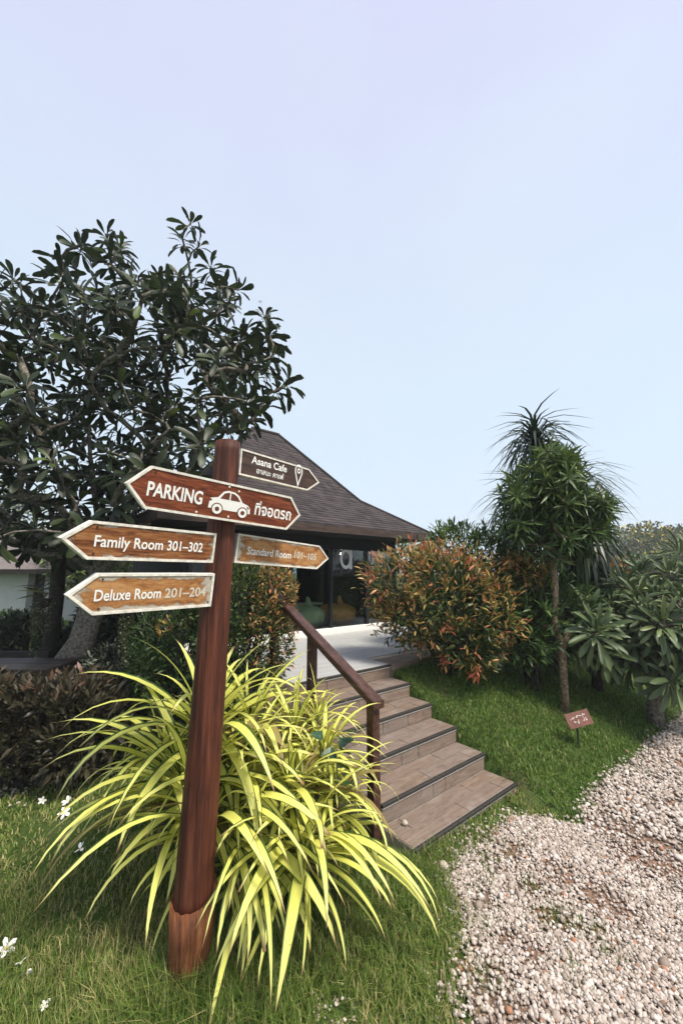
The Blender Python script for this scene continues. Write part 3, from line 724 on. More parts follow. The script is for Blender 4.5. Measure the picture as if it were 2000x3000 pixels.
shrub('green_shrub', 'broad glossy green shrub behind the young tree trunk on the mound', 'shrub',
      [px_lump(1470, 1740, 5.8, .45, .45, .42), px_lump(1560, 1810, 5.6, .55, .45, .5), px_lump(1500, 1850, 5.5, .5, .45, .40), px_lump(1650, 1800, 5.9, .5, .45, .5)],
      5600, .15, .22, M['green'], 'lance', lambda P, zr, d, rd: RNG.beta(1.4, 2.6, len(P)) * .85, 150, 'green shrubs on the mound', shoots=60, spread=.2)
shrub('orange_shrub', 'bright orange-leaved shrub glimpsed behind the young tree', 'shrub',
      [px_lump(1535, 1668, 5.45, .26, .22, .20), px_lump(1540, 1740, 5.6, .30, .25, .35)],
      2000, .11, .26, M['redtip'], 'lance', lambda P, zr, d, rd: .25 + .5 * RNG.random(len(P)) + .15 * zr, 30, 'red-tipped shrubs')
shrub('green_shrub', 'mid green hedge shrub with one reddish tip beyond the young tree', 'shrub',
      [px_lump(1720, 1690, 7.2, .55, .5, .45), px_lump(1830, 1690, 7.4, .55, .5, .36), px_lump(1780, 1780, 7.2, .9, .6, .55), px_lump(1950, 1740, 7.6, .7, .6, .5)],
      5200, .12, .24, M['redtip'], 'lance', lambda P, zr, d, rd: .15 + .38 * RNG.random(len(P)) + (np.hypot(P[:, 0] - at_y(1800, 1660, 7.0)[0], P[:, 2] - at_y(1800, 1660, 7.0)[2]) < .2) * .4, 40, 'green shrubs on the mound')
shrub('white_speckled_shrub', 'small dark shrub with whitish leaves beside the frangipani trunk', 'shrub',
      [px_lump(330, 1950, 5.4, .32, .3, .28), px_lump(390, 1975, 5.2, .2, .25, .22)], 1100, .07, .35,
      leaf_mat('whitish_leaf', [(0, (.02, .03, .015)), (.6, (.05, .07, .03)), (1, (.42, .44, .34))], .5, .4), 'lance', None, 0)
shrub('garden_shrub', 'low dark planting along the foot of the white outbuilding', 'shrub', [px_lump(20, 1850, 10.5, 1.0, .5, .45), px_lump(110, 1855, 10.5, .7, .5, .4)], 2200, .14, .3, M['green'], 'lance', lambda P, zr, d, rd: RNG.random(len(P)) * .5, 0)
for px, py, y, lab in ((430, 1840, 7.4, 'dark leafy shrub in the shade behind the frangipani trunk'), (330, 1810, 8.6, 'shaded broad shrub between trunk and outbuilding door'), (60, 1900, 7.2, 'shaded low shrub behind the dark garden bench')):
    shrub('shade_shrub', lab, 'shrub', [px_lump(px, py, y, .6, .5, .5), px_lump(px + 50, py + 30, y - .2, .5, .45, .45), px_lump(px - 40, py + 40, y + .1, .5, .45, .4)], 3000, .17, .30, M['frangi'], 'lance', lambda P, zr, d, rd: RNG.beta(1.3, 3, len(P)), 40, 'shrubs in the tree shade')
# background planting
for k, (px, py, y, rx, rz, lab) in enumerate([(520, 1600, 11.5, 2.2, 1.3, 'dark leafy thicket behind the frangipani trunk'), (330, 1640, 12., 1.9, 1.1, 'dim green bush beside the white outbuilding'),
                                       (760, 1660, 17., 2.4, 1.3, 'green bush seen through the cafe windows'), (1080, 1640, 19., 3.0, 1.4, 'leafy garden bush behind the cafe')]):
    shrub('garden_bush', lab, 'bush', [px_lump(px, py, y, rx, 1.0, rz), px_lump(px + 60, py + 40, y, rx * .8, 1.0, rz)], 3800, .2, .35, M['green'], 'lite', None, 0, 'bushes behind the houses', stems=3)

# ------------------------------------------------------------------ young tree on the mound
YT = at_ground(1655, 2085); YY_ = YT[1]; YT[2] -= .04
yt = thing('young_tree', 'slim young tree with narrow leaves growing out of the grassy mound', 'tree', YT)
nodes = [[YT, -1], [T3(1650, 1990, YY_), 0], [T3(1642, 1890, YY_), 1], [T3(1622, 1830, YY_), 2], [T3(1625, 1720, YY_), 3], [T3(1615, 1600, YY_), 4], [T3(1605, 1480, YY_ + .03), 5]]
tips = []
crown = [(1590, 1410, .44, .42, .42), (1550, 1500, .42, .42, .42), (1650, 1480, .50, .45, .50), (1600, 1570, .45, .42, .40), (1735, 1480, .28, .28, .22), (1640, 1345, .26, .26, .20), (1690, 1560, .32, .3, .3), (1500, 1450, .2, .2, .16)]
while len(tips) < 150:
    px, py, rx, ry, rz = crown[RNG.integers(len(crown))]
    c0 = at_y(px, py, YY_ + .03); p = c0 + nrmz(RNG.normal(size=3)) * np.array([rx, ry, rz]) * RNG.uniform(.4, 1)
    if not tips or min(np.linalg.norm(p - t_) for t_ in tips) > .10: tips.append(p)
nodes, tidx = grow(nodes, tips, .25, .15)
rr, _ = wood_from(nodes, tidx, .006, .42, .052); rr = np.minimum(rr, .038); rr[0] = .052; rr[1] = .047; rr[2] = .050
MB().tube([nodes[i][0] for i in range(7)], [max(rr[i], .018) for i in range(7)], 10, True, .08).obj('trunk', M['bark_tan'], yt, True, off=YT)
MB().tube([nodes[2][0] - np.array([0, 0, .04]), T3(1668, 1845, YY_ - .02)], [.05, .042], 9).obj('cut_stub', M['bark_tan'], yt, True, off=YT)
MB().tube([nodes[3][0] - np.array([0, 0, .03]), T3(1590, 1835, YY_ - .02)], [.03, .026], 8).obj('cut_stub', M['bark_tan'], yt, True, off=YT)
branch_objs(nodes, rr, 7, M['bark_tan'], yt, YT, 5, 1.4)
LP, LD, LN, LL, LW = [], [], [], [], []
for t_ in tidx:
    ax = nrmz(nodes[t_][0] - nodes[nodes[t_][1]][0]) + np.array([0, 0, .5])
    o = rosette(nodes[t_][0], ax, 26, .24, .14, 1.2, .4)
    for A_, B_ in zip((LP, LD, LN, LL, LW), o): A_.append(B_)
LP, LD, LN, LL, LW = map(np.concatenate, (LP, LD, LN, LL, LW))
zr = (LP[:, 2] - LP[:, 2].min()) / np.ptp(LP[:, 2])
emit_leaves(yt, LP, LD, LN, LL, LW, np.clip(RNG.beta(1.7, 2.0, len(LP)) * .75 + .35 * zr ** 1.5, 0, 1), M['green'], 'lance', 250, off=YT)

# ------------------------------------------------------------------ dracaenas behind it
M['drac'] = leaf_mat('dracaena_leaf', [(0, (.02, .036, .024)), (.6, (.045, .075, .042)), (1, (.11, .15, .07))], .4, .45, .1)
for k, (px, py, y, L, lab) in enumerate([(1568, 1290, 6.3, .75, 'tallest spiky dracaena rising above the young tree'), (1530, 1480, 6.2, .85, 'shorter dracaena with hanging straps beside the taller spiky one'),
                                    (1690, 1420, 6.5, .80, 'spiky dracaena half hidden behind the young tree crown'), (1705, 1560, 6.0, .7, 'low spiky dracaena under the young tree side branch')]):
    hd = at_y(px, py, y); gz = ground_z(hd[0], hd[1]); off = np.array([hd[0], hd[1], gz - .02])
    t_ = thing('dracaena', lab, 'plant', off, 0, 'dracaenas behind the young tree')
    MB().tube([off, off + np.array([.05, 0, (hd[2] - gz) * .5]), hd], [.075, .06, .05], 9, True, .05).obj('stem', M['bark_dark'], t_, True, off=off)
    o = [rosette(hd + np.array([0, 0, .02 - .16 * q]), (RNG.normal() * .1, RNG.normal() * .1, 1), 76, L, .060, 1.0 + .15 * q, .85 - .35 * q) for q in range(3)]
    A_ = [np.concatenate([w_[i] for w_ in o]) for i in range(5)]
    A_[4] = np.full(len(A_[0]), .040)
    A_[2] = A_[2] * .4 + np.array([0, 0, .8])
    emit_leaves(t_, A_[0], A_[1], A_[2], A_[3], A_[4], RNG.beta(1.5, 2.5, len(A_[0])), M['drac'], 'strap', 90, off=off)

# ------------------------------------------------------------------ frangipani bush on the right
M['frangi2'] = leaf_mat('frangipani_bush_leaf', [(0, (.055, .085, .036)), (.5, (.115, .165, .066)), (.85, (.20, .255, .10)), (1, (.33, .36, .14))], .45, .35, .16)
FB = at_y(1900, 1960, 5.6); FB[2] = ground_z(FB[0], FB[1]) - .03
fb_ = thing('frangipani_bush', 'spreading frangipani bush with big leaf whorls where mound meets gravel', 'shrub', FB)
heads = [(1745, 1850, 5.0), (1690, 1790, 5.4), (1800, 1790, 5.5), (1870, 1760, 5.3), (1850, 1870, 5.3), (1930, 1830, 5.0), (1990, 1760, 5.3), (1985, 1900, 5.1), (1925, 1920, 5.3), (2060, 1840, 5.2), (1960, 1690, 5.8), (2050, 1700, 5.6),
         (1990, 1620, 6.0), (2080, 1960, 5.2), (1880, 1680, 6.1), (2120, 1780, 5.5), (1790, 1880, 5.6), (1970, 1990, 5.0), (1735, 1720, 6.0), (1720, 1800, 5.3), (1830, 1720, 5.7), (1920, 1750, 5.5), (2020, 1800, 5.0), (1890, 1810, 5.2), (2000, 1950, 5.4), (1765, 1905, 5.3), (1840, 1925, 5.4), (1650, 1850, 5.6), (1690, 1870, 5.4)]
hp = [at_y(*h_) for h_ in heads]
nodes = [[FB, -1], [FB + np.array([.02, .0, .25]), 0], [FB + np.array([.05, .02, .45]), 1]]
nodes, tidx = grow(nodes, hp, .3, .2); rr, _ = wood_from(nodes, tidx, .02, .42, .09)
MB().tube([nodes[i][0] for i in range(3)], [.10, .09, .085], 9).obj('trunk', M['bark'], fb_, True, off=FB)
branch_objs(nodes, rr, 3, M['bark'], fb_, FB, 7, 1.3)
o = []
for t_ in tidx:
    ax = nrmz(nodes[t_][0] - nodes[nodes[t_][1]][0]) * .5 + np.array([-.1, -.45, .75])
    o.append(rosette(nodes[t_][0], ax, 42, .40, .155, 1.35, .6))
A_ = [np.concatenate([w_[i] for w_ in o]) for i in range(5)]
emit_leaves(fb_, *A_, RNG.beta(1.6, 2.4, len(A_[0])), M['frangi2'], 'obovate', 280, off=FB)

# ------------------------------------------------------------------ far trees on the right
def far_tree(label, px, py, y, rx, rz, yellow, name='flowering_tree', n_=9000):
    c0 = at_y(px, py, y); gz = ground_z(c0[0], y); off = np.array([c0[0], y, gz])
    t_ = thing(name, label, 'tree', off, 0, 'hazy trees beyond the garden')
    nodes = [[off - np.array([0, 0, .05]), -1], [off + np.array([.1, 0, (c0[2] - gz) * .35]), 0], [off + np.array([0, 0, (c0[2] - gz) * .6]), 1]]
    tp = [c0 + nrmz(RNG.normal(size=3)) * np.array([rx, rx * .8, rz]) * RNG.uniform(.3, .95) for _ in range(60)]
    tp = [p for p in tp if p[2] > gz + .4]
    nodes, ti = grow(nodes, tp, .25, 1.0); rr, _ = wood_from(nodes, ti, .04, .45)
    MB().tube([nodes[i][0] for i in range(3)], [rr[i] for i in range(3)], 9).obj('trunk', M['bark_dark'], t_, True, off=off)
    branch_objs(nodes, rr, 3, M['bark_dark'], t_, off, 5, 1.4)
    tp = np.array(tp); w_ = RNG.integers(len(tp), size=n_); d = rnd_dir(n_, .2)
    P = tp[w_] + d * RNG.uniform(.3, 1.0, (n_, 1)) * np.array([rx, rx, rz]) * .30
    P[:, 2] = np.maximum(P[:, 2], gz + .2)
    top = sstep(.0, .8, (P[:, 2] - c0[2]) / rz)
    T = np.clip(RNG.beta(1.6, 2.6, n_) * .85 + (RNG.random(n_) < yellow * (.3 + top)) * .8, 0, 1)
    emit_leaves(t_, P, nrmz(d + RNG.normal(size=P.shape) * .6), rnd_dir(n_, 1.0), .010 * y * RNG.uniform(.7, 1.3, n_), .0065 * y, T, M['dull'], 'lite', 0, off=off)
far_tree('big round tree dotted with yellow blossom beyond the garden', 1925, 1640, 46., 7.6, 4.5, .16, n_=15000)
far_tree('lower tree with some yellow blossom at the flowering tree foot', 1790, 1690, 47., 3.8, 2.8, .12)
far_tree('pale distant tree seen past the young tree crown', 1740, 1655, 66., 6.5, 3.2, .0, 'distant_tree', 6000)
far_tree('hazy green tree at the gravel road end', 2080, 1690, 32., 6.0, 3.5, .05, 'distant_tree')
far_tree('distant leafy tree beyond the white outbuilding', -60, 1560, 30., 6.0, 4.0, .0, 'distant_tree')

# ------------------------------------------------------------------ signpost
PB = np.array([-.756, 2.252, 0.]); PB[2] = ground_z(PB[0], PB[1])
PT_ = np.array([-.680, 2.262, 2.78])
sp_ = thing('signpost', 'reddish-brown wooden signpost carrying five white-framed direction boards', 'signpost', PB)
def post_at(t_): return PB + (PT_ - PB) * t_
nseg, nring = 40, 20; V = []; Fq = []
for i in range(nseg + 1):
    t_ = .13 + (1 - .13) * i / nseg; c0 = post_at(t_); r0 = .098 - .027 * t_ ** .8
    for k in range(nring):
        a = 2 * math.pi * k / nring
        w_ = 1 + .035 * math.sin(2 * a + .6 + 1.5 * t_) + .018 * math.sin(3 * a + 5 * t_) + .012 * math.sin(7 * a + 11 * t_)
        low = .035 * max(0, 1 - i / 3) * (.5 + .5 * math.cos(a + 1.7))
        V.append((c0[0] + r0 * w_ * math.cos(a), c0[1] + r0 * w_ * math.sin(a), c0[2] - (low if i == 0 else 0)))
for i in range(nseg):
    for k in range(nring): Fq.append((i * nring + k, i * nring + (k + 1) % nring, (i + 1) * nring + (k + 1) % nring, (i + 1) * nring + k))
Fq.append(tuple(nseg * nring + k for k in range(nring))); Fq.append(tuple(range(nring))[::-1])
MB().add(V, Fq).obj('post', M['post'], sp_, True, off=PB)
# weathered stump sleeve round the foot
V = []; Fq = []; nk = 28
lv = [(-.05, .078), (.10, .094), (.25, .106), (.42, .112)]
for i, (z, r0) in enumerate(lv):
    c0 = post_at(z / 2.78)
    for k in range(nk):
        a = 2 * math.pi * k / nk; zz = z
        if i == 3: zz = z - .02 + .055 * abs(math.sin(a / 2 + .85)) ** 3 + RNG.uniform(-.013, .010)
        w_ = 1 + .03 * math.sin(3 * a + 1)
        V.append((c0[0] + r0 * w_ * math.cos(a), c0[1] + r0 * w_ * math.sin(a), zz))
for k in range(nk):
    a = 2 * math.pi * k / nk; c0 = post_at(.14); V.append((c0[0] + .086 * math.cos(a), c0[1] + .086 * math.sin(a), V[3 * nk + k][2] - .018))
for i in range(4):
    for k in range(nk): Fq.append((i * nk + k, i * nk + (k + 1) % nk, (i + 1) * nk + (k + 1) % nk, (i + 1) * nk + k))
MB().add(V, Fq).obj('foot_sleeve', M['sleeve'], sp_, True, off=PB)

def board_mat(name, cols, halfh, x0, x1, worn, pale, scale=(1.6, 16, 16), streak=None, rough=.45):
    """stained plank whose stain has worn off towards the rim (worn = rim width in m)"""
    m, n, l, b = new_mat(name)
    v = coords(n, l, scale); f = noise(n, l, v, 3.0, 7, .68, .8); g = noise(n, l, coords(n, l, tuple(q * 6 for q in scale)), 3.0, 3)
    h = mth(n, l, 'ADD', mth(n, l, 'MULTIPLY', f, .8), mth(n, l, 'MULTIPLY', g, .2)); k = len(cols)
    c = ramp(n, l, h, [(.385 + .23 * i / (k - 1), cols[i]) for i in range(k)])
    if streak is not None:
        w = noise(n, l, coords(n, l, (scale[0] * 1.2, scale[1] * 2.2, 1)), 3.3, 6, .75, .3)
        c = mixc(n, l, c, streak, ramp(n, l, w, [(.58, (0, 0, 0)), (.66, (.85, .85, .85))]))
    if worn > 0:
        t = n.new('ShaderNodeTexCoord'); sp = n.new('ShaderNodeSeparateXYZ'); l.new(t.outputs['Object'], sp.inputs[0])
        dy = mth(n, l, 'SUBTRACT', halfh, mth(n, l, 'ABSOLUTE', sp.outputs['Y']))
        dx = mth(n, l, 'MINIMUM', mth(n, l, 'SUBTRACT', sp.outputs['X'], x0), mth(n, l, 'SUBTRACT', x1, sp.outputs['X']))
        d = mth(n, l, 'MINIMUM', dy, mth(n, l, 'MULTIPLY', dx, .42))
        wv = noise(n, l, coords(n, l, (1, 1.6, 1)), 11, 4, .6, .4)
        d = mth(n, l, 'ADD', d, mth(n, l, 'MULTIPLY', mth(n, l, 'SUBTRACT', wv, .5), .085))
        fac = n.new('ShaderNodeMapRange'); fac.inputs['From Min'].default_value = worn; fac.inputs['From Max'].default_value = worn + .010; l.new(d, fac.inputs['Value'])
        rim = n.new('ShaderNodeMapRange'); rim.interpolation_type = 'SMOOTHSTEP'
        rim.inputs['From Min'].default_value = worn + .003; rim.inputs['From Max'].default_value = worn + .020; rim.inputs['To Min'].default_value = .55; rim.inputs['To Max'].default_value = 0; l.new(d, rim.inputs['Value'])
        c = mixc(n, l, c, tuple(q * .45 for q in cols[0]), rim.outputs[0])
        pc = mixc(n, l, pale, tuple(q * .62 for q in pale), ramp(n, l, g, [(.35, (0, 0, 0)), (.7, (1, 1, 1))]))
        c = mixc(n, l, pc, c, fac.outputs[0])
    l.new(c, b.inputs['Base Color']); b.inputs['Roughness'].default_value = rough; b.inputs['Specular IOR Level'].default_value = .3
    bump(n, l, b, h, .3, .003); return m

def make_board(name, label, d_post, px_post, lt, lb, rt, rb_, tipL, tipR, cols, worn, pale, texts, streak=None, framew=.011, thick=.028, ext_l=0., ext_r=0., scale=(1.6, 16, 16)):
    """corners come from the photo; the depth ratio of both ends from their apparent heights"""
    hl, hr = lb[1] - lt[1], rb_[1] - rt[1]; xl, xr = (lt[0] + lb[0]) / 2, (rt[0] + rb_[0]) / 2
    hp_ = hl + (hr - hl) * (px_post - xl) / (xr - xl)
    dl, dr = d_post * hp_ / hl, d_post * hp_ / hr
    A, B, C_, D_ = at_d(*lt, dl), at_d(*lb, dl), at_d(*rt, dr), at_d(*rb_, dr)
    c0 = (A + B + C_ + D_) / 4; X = nrmz((C_ + D_ - A - B)); Yv = (A + C_ - B - D_); Yv = nrmz(Yv - X * (X @ Yv)); Zv = np.cross(X, Yv)
    if Zv @ (CAM - c0) < 0: Zv = -Zv
    def loc2(px, py): d = ray(px, py); t_ = ((c0 - CAM) @ Zv) / (d @ Zv); q = CAM + d * t_ - c0; return np.array([q @ X, q @ Yv])
    hh = (np.linalg.norm(A - B) + np.linalg.norm(C_ - D_)) / 4
    x0, x1 = loc2(*((np.array(lt) + lb) / 2))[0], loc2(*((np.array(rt) + rb_) / 2))[0]
    poly = [(x0 - ext_l, -hh), (x1 + ext_r, -hh)]
    X1 = x1; X0 = x0
    if tipR: tx = loc2(*tipR); poly.append((tx[0], tx[1] * .3)); X1 = tx[0]
    poly.append((x1 + ext_r, hh)); poly.append((x0 - ext_l, hh))
    if tipL: tx = loc2(*tipL); poly.append((tx[0], tx[1] * .3)); X0 = tx[0]
    Mx = np.eye(4); Mx[:3, 0], Mx[:3, 1], Mx[:3, 2], Mx[:3, 3] = X, Yv, Zv, c0 - PB
    mt = board_mat(name + '_stain', cols, hh, X0, X1, worn, pale, scale, streak)
    bd = MB().prism(poly, -thick, 0).obj('direction_board', mt, sp_); bd['label'] = label
    bd.matrix_basis = Matrix(Mx.tolist())
    # white rim
    P = np.array(poly); nP = len(P); inn = []
    for i in range(nP):
        e1 = nrmz(P[i] - P[i - 1]); e2 = nrmz(P[(i + 1) % nP] - P[i]); n1 = np.array([-e1[1], e1[0]]); n2 = np.array([-e2[1], e2[0]])
        bis = nrmz(n1 + n2); inn.append(P[i] + bis * framew / max(.3, bis @ n1))
    out = P - (np.array(inn) - P) * .10
    for i in range(nP):
        j = (i + 1) % nP; MB().prism([tuple(out[i]), tuple(out[j]), tuple(inn[j]), tuple(inn[i])], -thick - .002, .004).obj('rim_strip', M['frame'], bd)
    # nails
    for q in ((x0 + .022, hh - .024), (x0 + .022, -hh + .024), (x1 - .022, hh - .024), (x1 - .022, -hh + .024)):
        MB().tube([(q[0], q[1], -.002), (q[0], q[1], .0035)], [.0042, .0042], 8).obj('nail', M['nail'], bd)
    for body, pa, pb, cap, bold, mt_ in texts:
        a_, b_ = loc2(*pa), loc2(*pb); me = text_mesh(body, bold)
        capu = .73; sy = cap / FPX * (dl + dr) / 2 / capu
        fit_text(me, a_[0], b_[0], (a_[1] + b_[1]) / 2 - sy * capu / 2, sy, .0015)
        ang = math.atan2(b_[1] - a_[1], b_[0] - a_[0]) * .6
        t_ = mk_obj('lettering', me, mt_, bd)
    return bd, loc2
LT = M['letter']
M['faded'] = plain('faded_letter', (.60, .55, .46), .7, .12, 70, .05)
red = [(.055, .016, .010), (.13, .030, .014), (.20, .050, .020), (.27, .085, .034)]
org = [(.22, .085, .028), (.34, .15, .052), (.44, .22, .085), (.50, .29, .13)]
brn = [(.035, .020, .016), (.065, .036, .028), (.095, .055, .042)]
fam = [(.075, .024, .012), (.18, .062, .022), (.28, .115, .040), (.36, .18, .075)]
pale = (.52, .47, .39)
bd, lo2 = make_board('parking', 'reddish board reading PARKING with a white car outline', 2.145, 655, (442, 1364), (428, 1490), (846, 1456), (845, 1552), (370, 1416), (879, 1507), red, .0, pale,
           [('PARKING', (432, 1430), (594, 1457), 37, .026, LT), ('ที่จอดรถ', (747, 1489), (852, 1509), 36, .022, LT)], streak=(.36, .16, .075))
for q in ((672, 1427), (668, 1514), (575, 1500), (700, 1440)):
    q = lo2(*q); MB().tube([(q[0], q[1], -.002), (q[0], q[1], .003), (q[0], q[1], .0045)], [.006, .006, .003], 9).obj('screw_head', M['frame'], bd)
# car pictogram
A2, B2 = lo2(613, 1462), lo2(734, 1489); ce = (A2 + B2) / 2; hw = (B2[0] - A2[0]) / 2
body = [(-1, -.34), (-.98, -.02), (-.93, .12), (-.62, .20), (-.40, .50), (-.20, .58), (.12, .56), (.34, .44), (.56, .14), (.84, .06), (.97, -.08), (1, -.34)]
def car(poly_, z0, z1, nm, mt_): MB().prism([(ce[0] + x * hw, ce[1] + y * hw * .92) for x, y in poly_], z0, z1).obj(nm, mt_, bd)
car(body[::-1], .0005, .0016, 'car_symbol', M['letter'])
redm = plain('symbol_gap', (.13, .04, .02), .5, .3, 30, 0)
car([(-.52, .16), (-.36, .42), (-.19, .49), (-.10, .49), (-.10, .16)][::-1], .0017, .0022, 'car_window', redm); car([(-.04, .16), (-.04, .49), (.11, .47), (.28, .37), (.44, .16)][::-1], .0017, .0022, 'car_window', redm)
car([(.80, .02), (.93, -.08), (.90, -.14), (.80, -.06)][::-1], .0017, .0022, 'car_lamp', redm); car([(-.98, .06), (-.88, .08), (-.90, -.02), (-.98, -.02)][::-1], .0017, .0022, 'car_lamp', redm)
for wx in (-.60, .62):
    for r0, z0, mt_, nm in ((.27, .0023, redm, 'car_wheel'), (.22, .0029, M['letter'], 'car_wheel'), (.10, .0035, redm, 'car_wheel')):
        car([(wx + r0 * math.cos(a), -.34 + r0 * 1.05 * math.sin(a)) for a in np.linspace(0, 2 * math.pi, 19)[:-1]], z0 - .0004, z0, nm, mt_)
make_board('family', 'brown board reading Family Room 301-302', 2.15, 622, (267, 1525), (259, 1638), (629, 1563), (627, 1648), (179, 1575), None, fam, .0055, pale,
           [('Family Room 301–302', (277, 1585), (594, 1602), 30, .018, LT)], streak=(.48, .30, .15))
make_board('deluxe', 'orange board with worn grey rim reading Deluxe Room 201-204', 2.12, 618, (283, 1681), (275, 1801), (623, 1681), (622, 1775), (196, 1746), None, org, .017, pale,
           [('Deluxe Room', (277, 1743), (472, 1737), 30, .018, LT), ('201–204', (483, 1737), (603, 1732), 29, .020, M['faded'])], scale=(2.2, 9, 9))
bda, lo2 = make_board('asana', 'dark brown board reading Asana Cafe with a map pin', 2.335, 705, (706, 1314), (704, 1391), (902, 1374), (902, 1437), None, (934, 1413), brn, .0, pale,
           [('Asana Cafe', (737, 1346), (840, 1373), 21, .020, LT), ('อาสนะ คาเฟ่', (751, 1379), (830, 1397), 15, .016, LT)], ext_l=.006, framew=.009, streak=(.15, .10, .075))
pc = lo2(875, 1380); pr = lo2(886, 1383)[0] - pc[0]
def pin(k_, dz): return [(pc[0] + k_ * pr * math.cos(a), pc[1] + k_ * pr * 1.1 * math.sin(a)) for a in np.linspace(rad(-25), rad(205), 15)] + [(pc[0], pc[1] - pr * (1.9 * k_ + .9 * k_))]
for q, z0, mt_ in ((1.0, .0012, LT), (.74, .0018, plain('pin_gap', brn[1], .5, .3, 30, 0))): MB().prism(pin(q, 0), z0 - .0006, z0).obj('map_pin', mt_, bda)
for q, z0, mt_ in ((.46, .0024, LT), (.22, .0030, bpy.data.materials['pin_gap'])): MB().prism([(pc[0] + q * pr * math.cos(a), pc[1] + q * pr * math.sin(a)) for a in np.linspace(0, 2 * math.pi, 15)[:-1]], z0 - .0004, z0).obj('map_pin', mt_, bda)
make_board('standard', 'short orange board reading Standard Room 101-105', 2.30, 695, (696, 1563), (693, 1648), (931, 1599), (931, 1667), None, (961, 1637), org, .010, pale,
           [('Standard Room', (724, 1613), (853, 1625), 21, .016, LT), ('101–105', (862, 1625), (926, 1631), 21, .018, M['faded'])], ext_l=.006, framew=.009, scale=(3.0, 8, 8))

# ------------------------------------------------------------------ yellow striped plants round the post
m, n, l, b = new_mat('striped_leaf')
at_ = n.new('ShaderNodeAttribute'); at_.attribute_name = 'across'; al = n.new('ShaderNodeAttribute'); al.attribute_name = 'along'
ti = n.new('ShaderNodeObjectInfo')
ab = mth(n, l, 'ABSOLUTE', at_.outputs['Fac'])
nz = noise(n, l, coords(n, l, (1, 1, 1)), 5, 2)
thr = mth(n, l, 'ADD', .60, mth(n, l, 'MULTIPLY', ti.outputs['Random'], .28))
g_ = n.new('ShaderNodeMapRange'); l.new(mth(n, l, 'SUBTRACT', ab, thr), g_.inputs['Value']); g_.inputs['From Min'].default_value = -.04; g_.inputs['From Max'].default_value = .06
yel = ramp(n, l, al.outputs['Fac'], [(0, (.40, .42, .08)), (.25, (.74, .74, .11)), (.7, (.86, .83, .17)), (1, (.84, .78, .30))])
yel = mixc(n, l, yel, (.80, .80, .32), mth(n, l, 'MULTIPLY', nz, .45))
grn = mixc(n, l, (.045, .085, .016), (.09, .15, .028), nz)
c = mixc(n, l, yel, grn, g_.outputs[0])
dead = mth(n, l, 'GREATER_THAN', ti.outputs['Random'], .93); c = mixc(n, l, c, (.25, .17, .075), mth(n, l, 'MULTIPLY', dead, .85))
tipb = n.new('ShaderNodeMapRange'); l.new(mth(n, l, 'ADD', al.outputs['Fac'], mth(n, l, 'MULTIPLY', nz, .12)), tipb.inputs['Value']); tipb.inputs['From Min'].default_value = .98; tipb.inputs['From Max'].default_value = 1.05
c = mixc(n, l, c, (.22, .13, .06), tipb.outputs[0])
spk = noise(n, l, coords(n, l), 38, 3); c = mixc(n, l, c, (.20, .19, .05), ramp(n, l, spk, [(.66, (0, 0, 0)), (.74, (.55, .55, .55))]))
l.new(c, b.inputs['Base Color']); b.inputs['Roughness'].default_value = .5; b.inputs['Specular IOR Level'].default_value = .3
t = n.new('ShaderNodeBsdfTranslucent'); l.new(c, t.inputs[0]); ms = n.new('ShaderNodeMixShader'); ms.inputs[0].default_value = .32
l.new(b.outputs[0], ms.inputs[1]); l.new(t.outputs[0], ms.inputs[2]); l.new(ms.outputs[0], n['Material Output'].inputs[0])
M['stripe'] = m
def strap_mesh(el0, droop, w0, side, tip_cut):
    """unit-length strap leaf bending in the xz plane under its own weight"""
    ns = 10; pts = [np.zeros(3)]; ang = el0; dirs = []
    for i in range(ns):
        t_ = (i + .5) / ns; ang_i = el0 - droop * t_ ** 1.5; dirs.append((math.cos(ang_i), side * t_ * .25, math.sin(ang_i))); pts.append(pts[-1] + np.array(dirs[-1]) / ns)
    V, F_, ac, alg = [], [], [], []
    for i, p in enumerate(pts):
        t_ = i / ns; d = nrmz(np.array(dirs[min(i, ns - 1)])); sd_ = nrmz(np.cross(d, [0, 0, 1]) + 1e-6); up = np.cross(sd_, d)
        w_ = w0 * (.75 + .5 * min(t_ / .3, 1)) * (1 - max(0, (t_ - .45) / .55) ** 1.6 * (.75 if tip_cut else .97)); fold = .35 * w_ * (1 - .5 * t_)
        for k, a in enumerate((-1, 0, 1)):
            V.append(p + sd_ * a * w_ + up * (abs(a) * fold)); ac.append(a); alg.append(t_)
    for i in range(ns):
        for k in range(2): q = 3 * i + k; F_.append((q, q + 1, q + 4, q + 3))
    return np_mesh('leaf', np.array(V), np.array(F_), M['stripe'], {'across': ac, 'along': alg}, True)
straps = {}
for kk, (e0, dr) in enumerate([(1.45, .3), (1.25, .8), (1.05, 1.3), (.88, 1.75), (.68, 1.8), (.45, 1.6), (.22, 1.4), (0, 1.1), (-.25, .9)]):
    straps[kk] = [strap_mesh(e0 + random.uniform(-.08, .08), dr * random.uniform(.85, 1.15), random.uniform(.024, .037), random.uniform(-1, 1), q == 3) for q in range(4)]
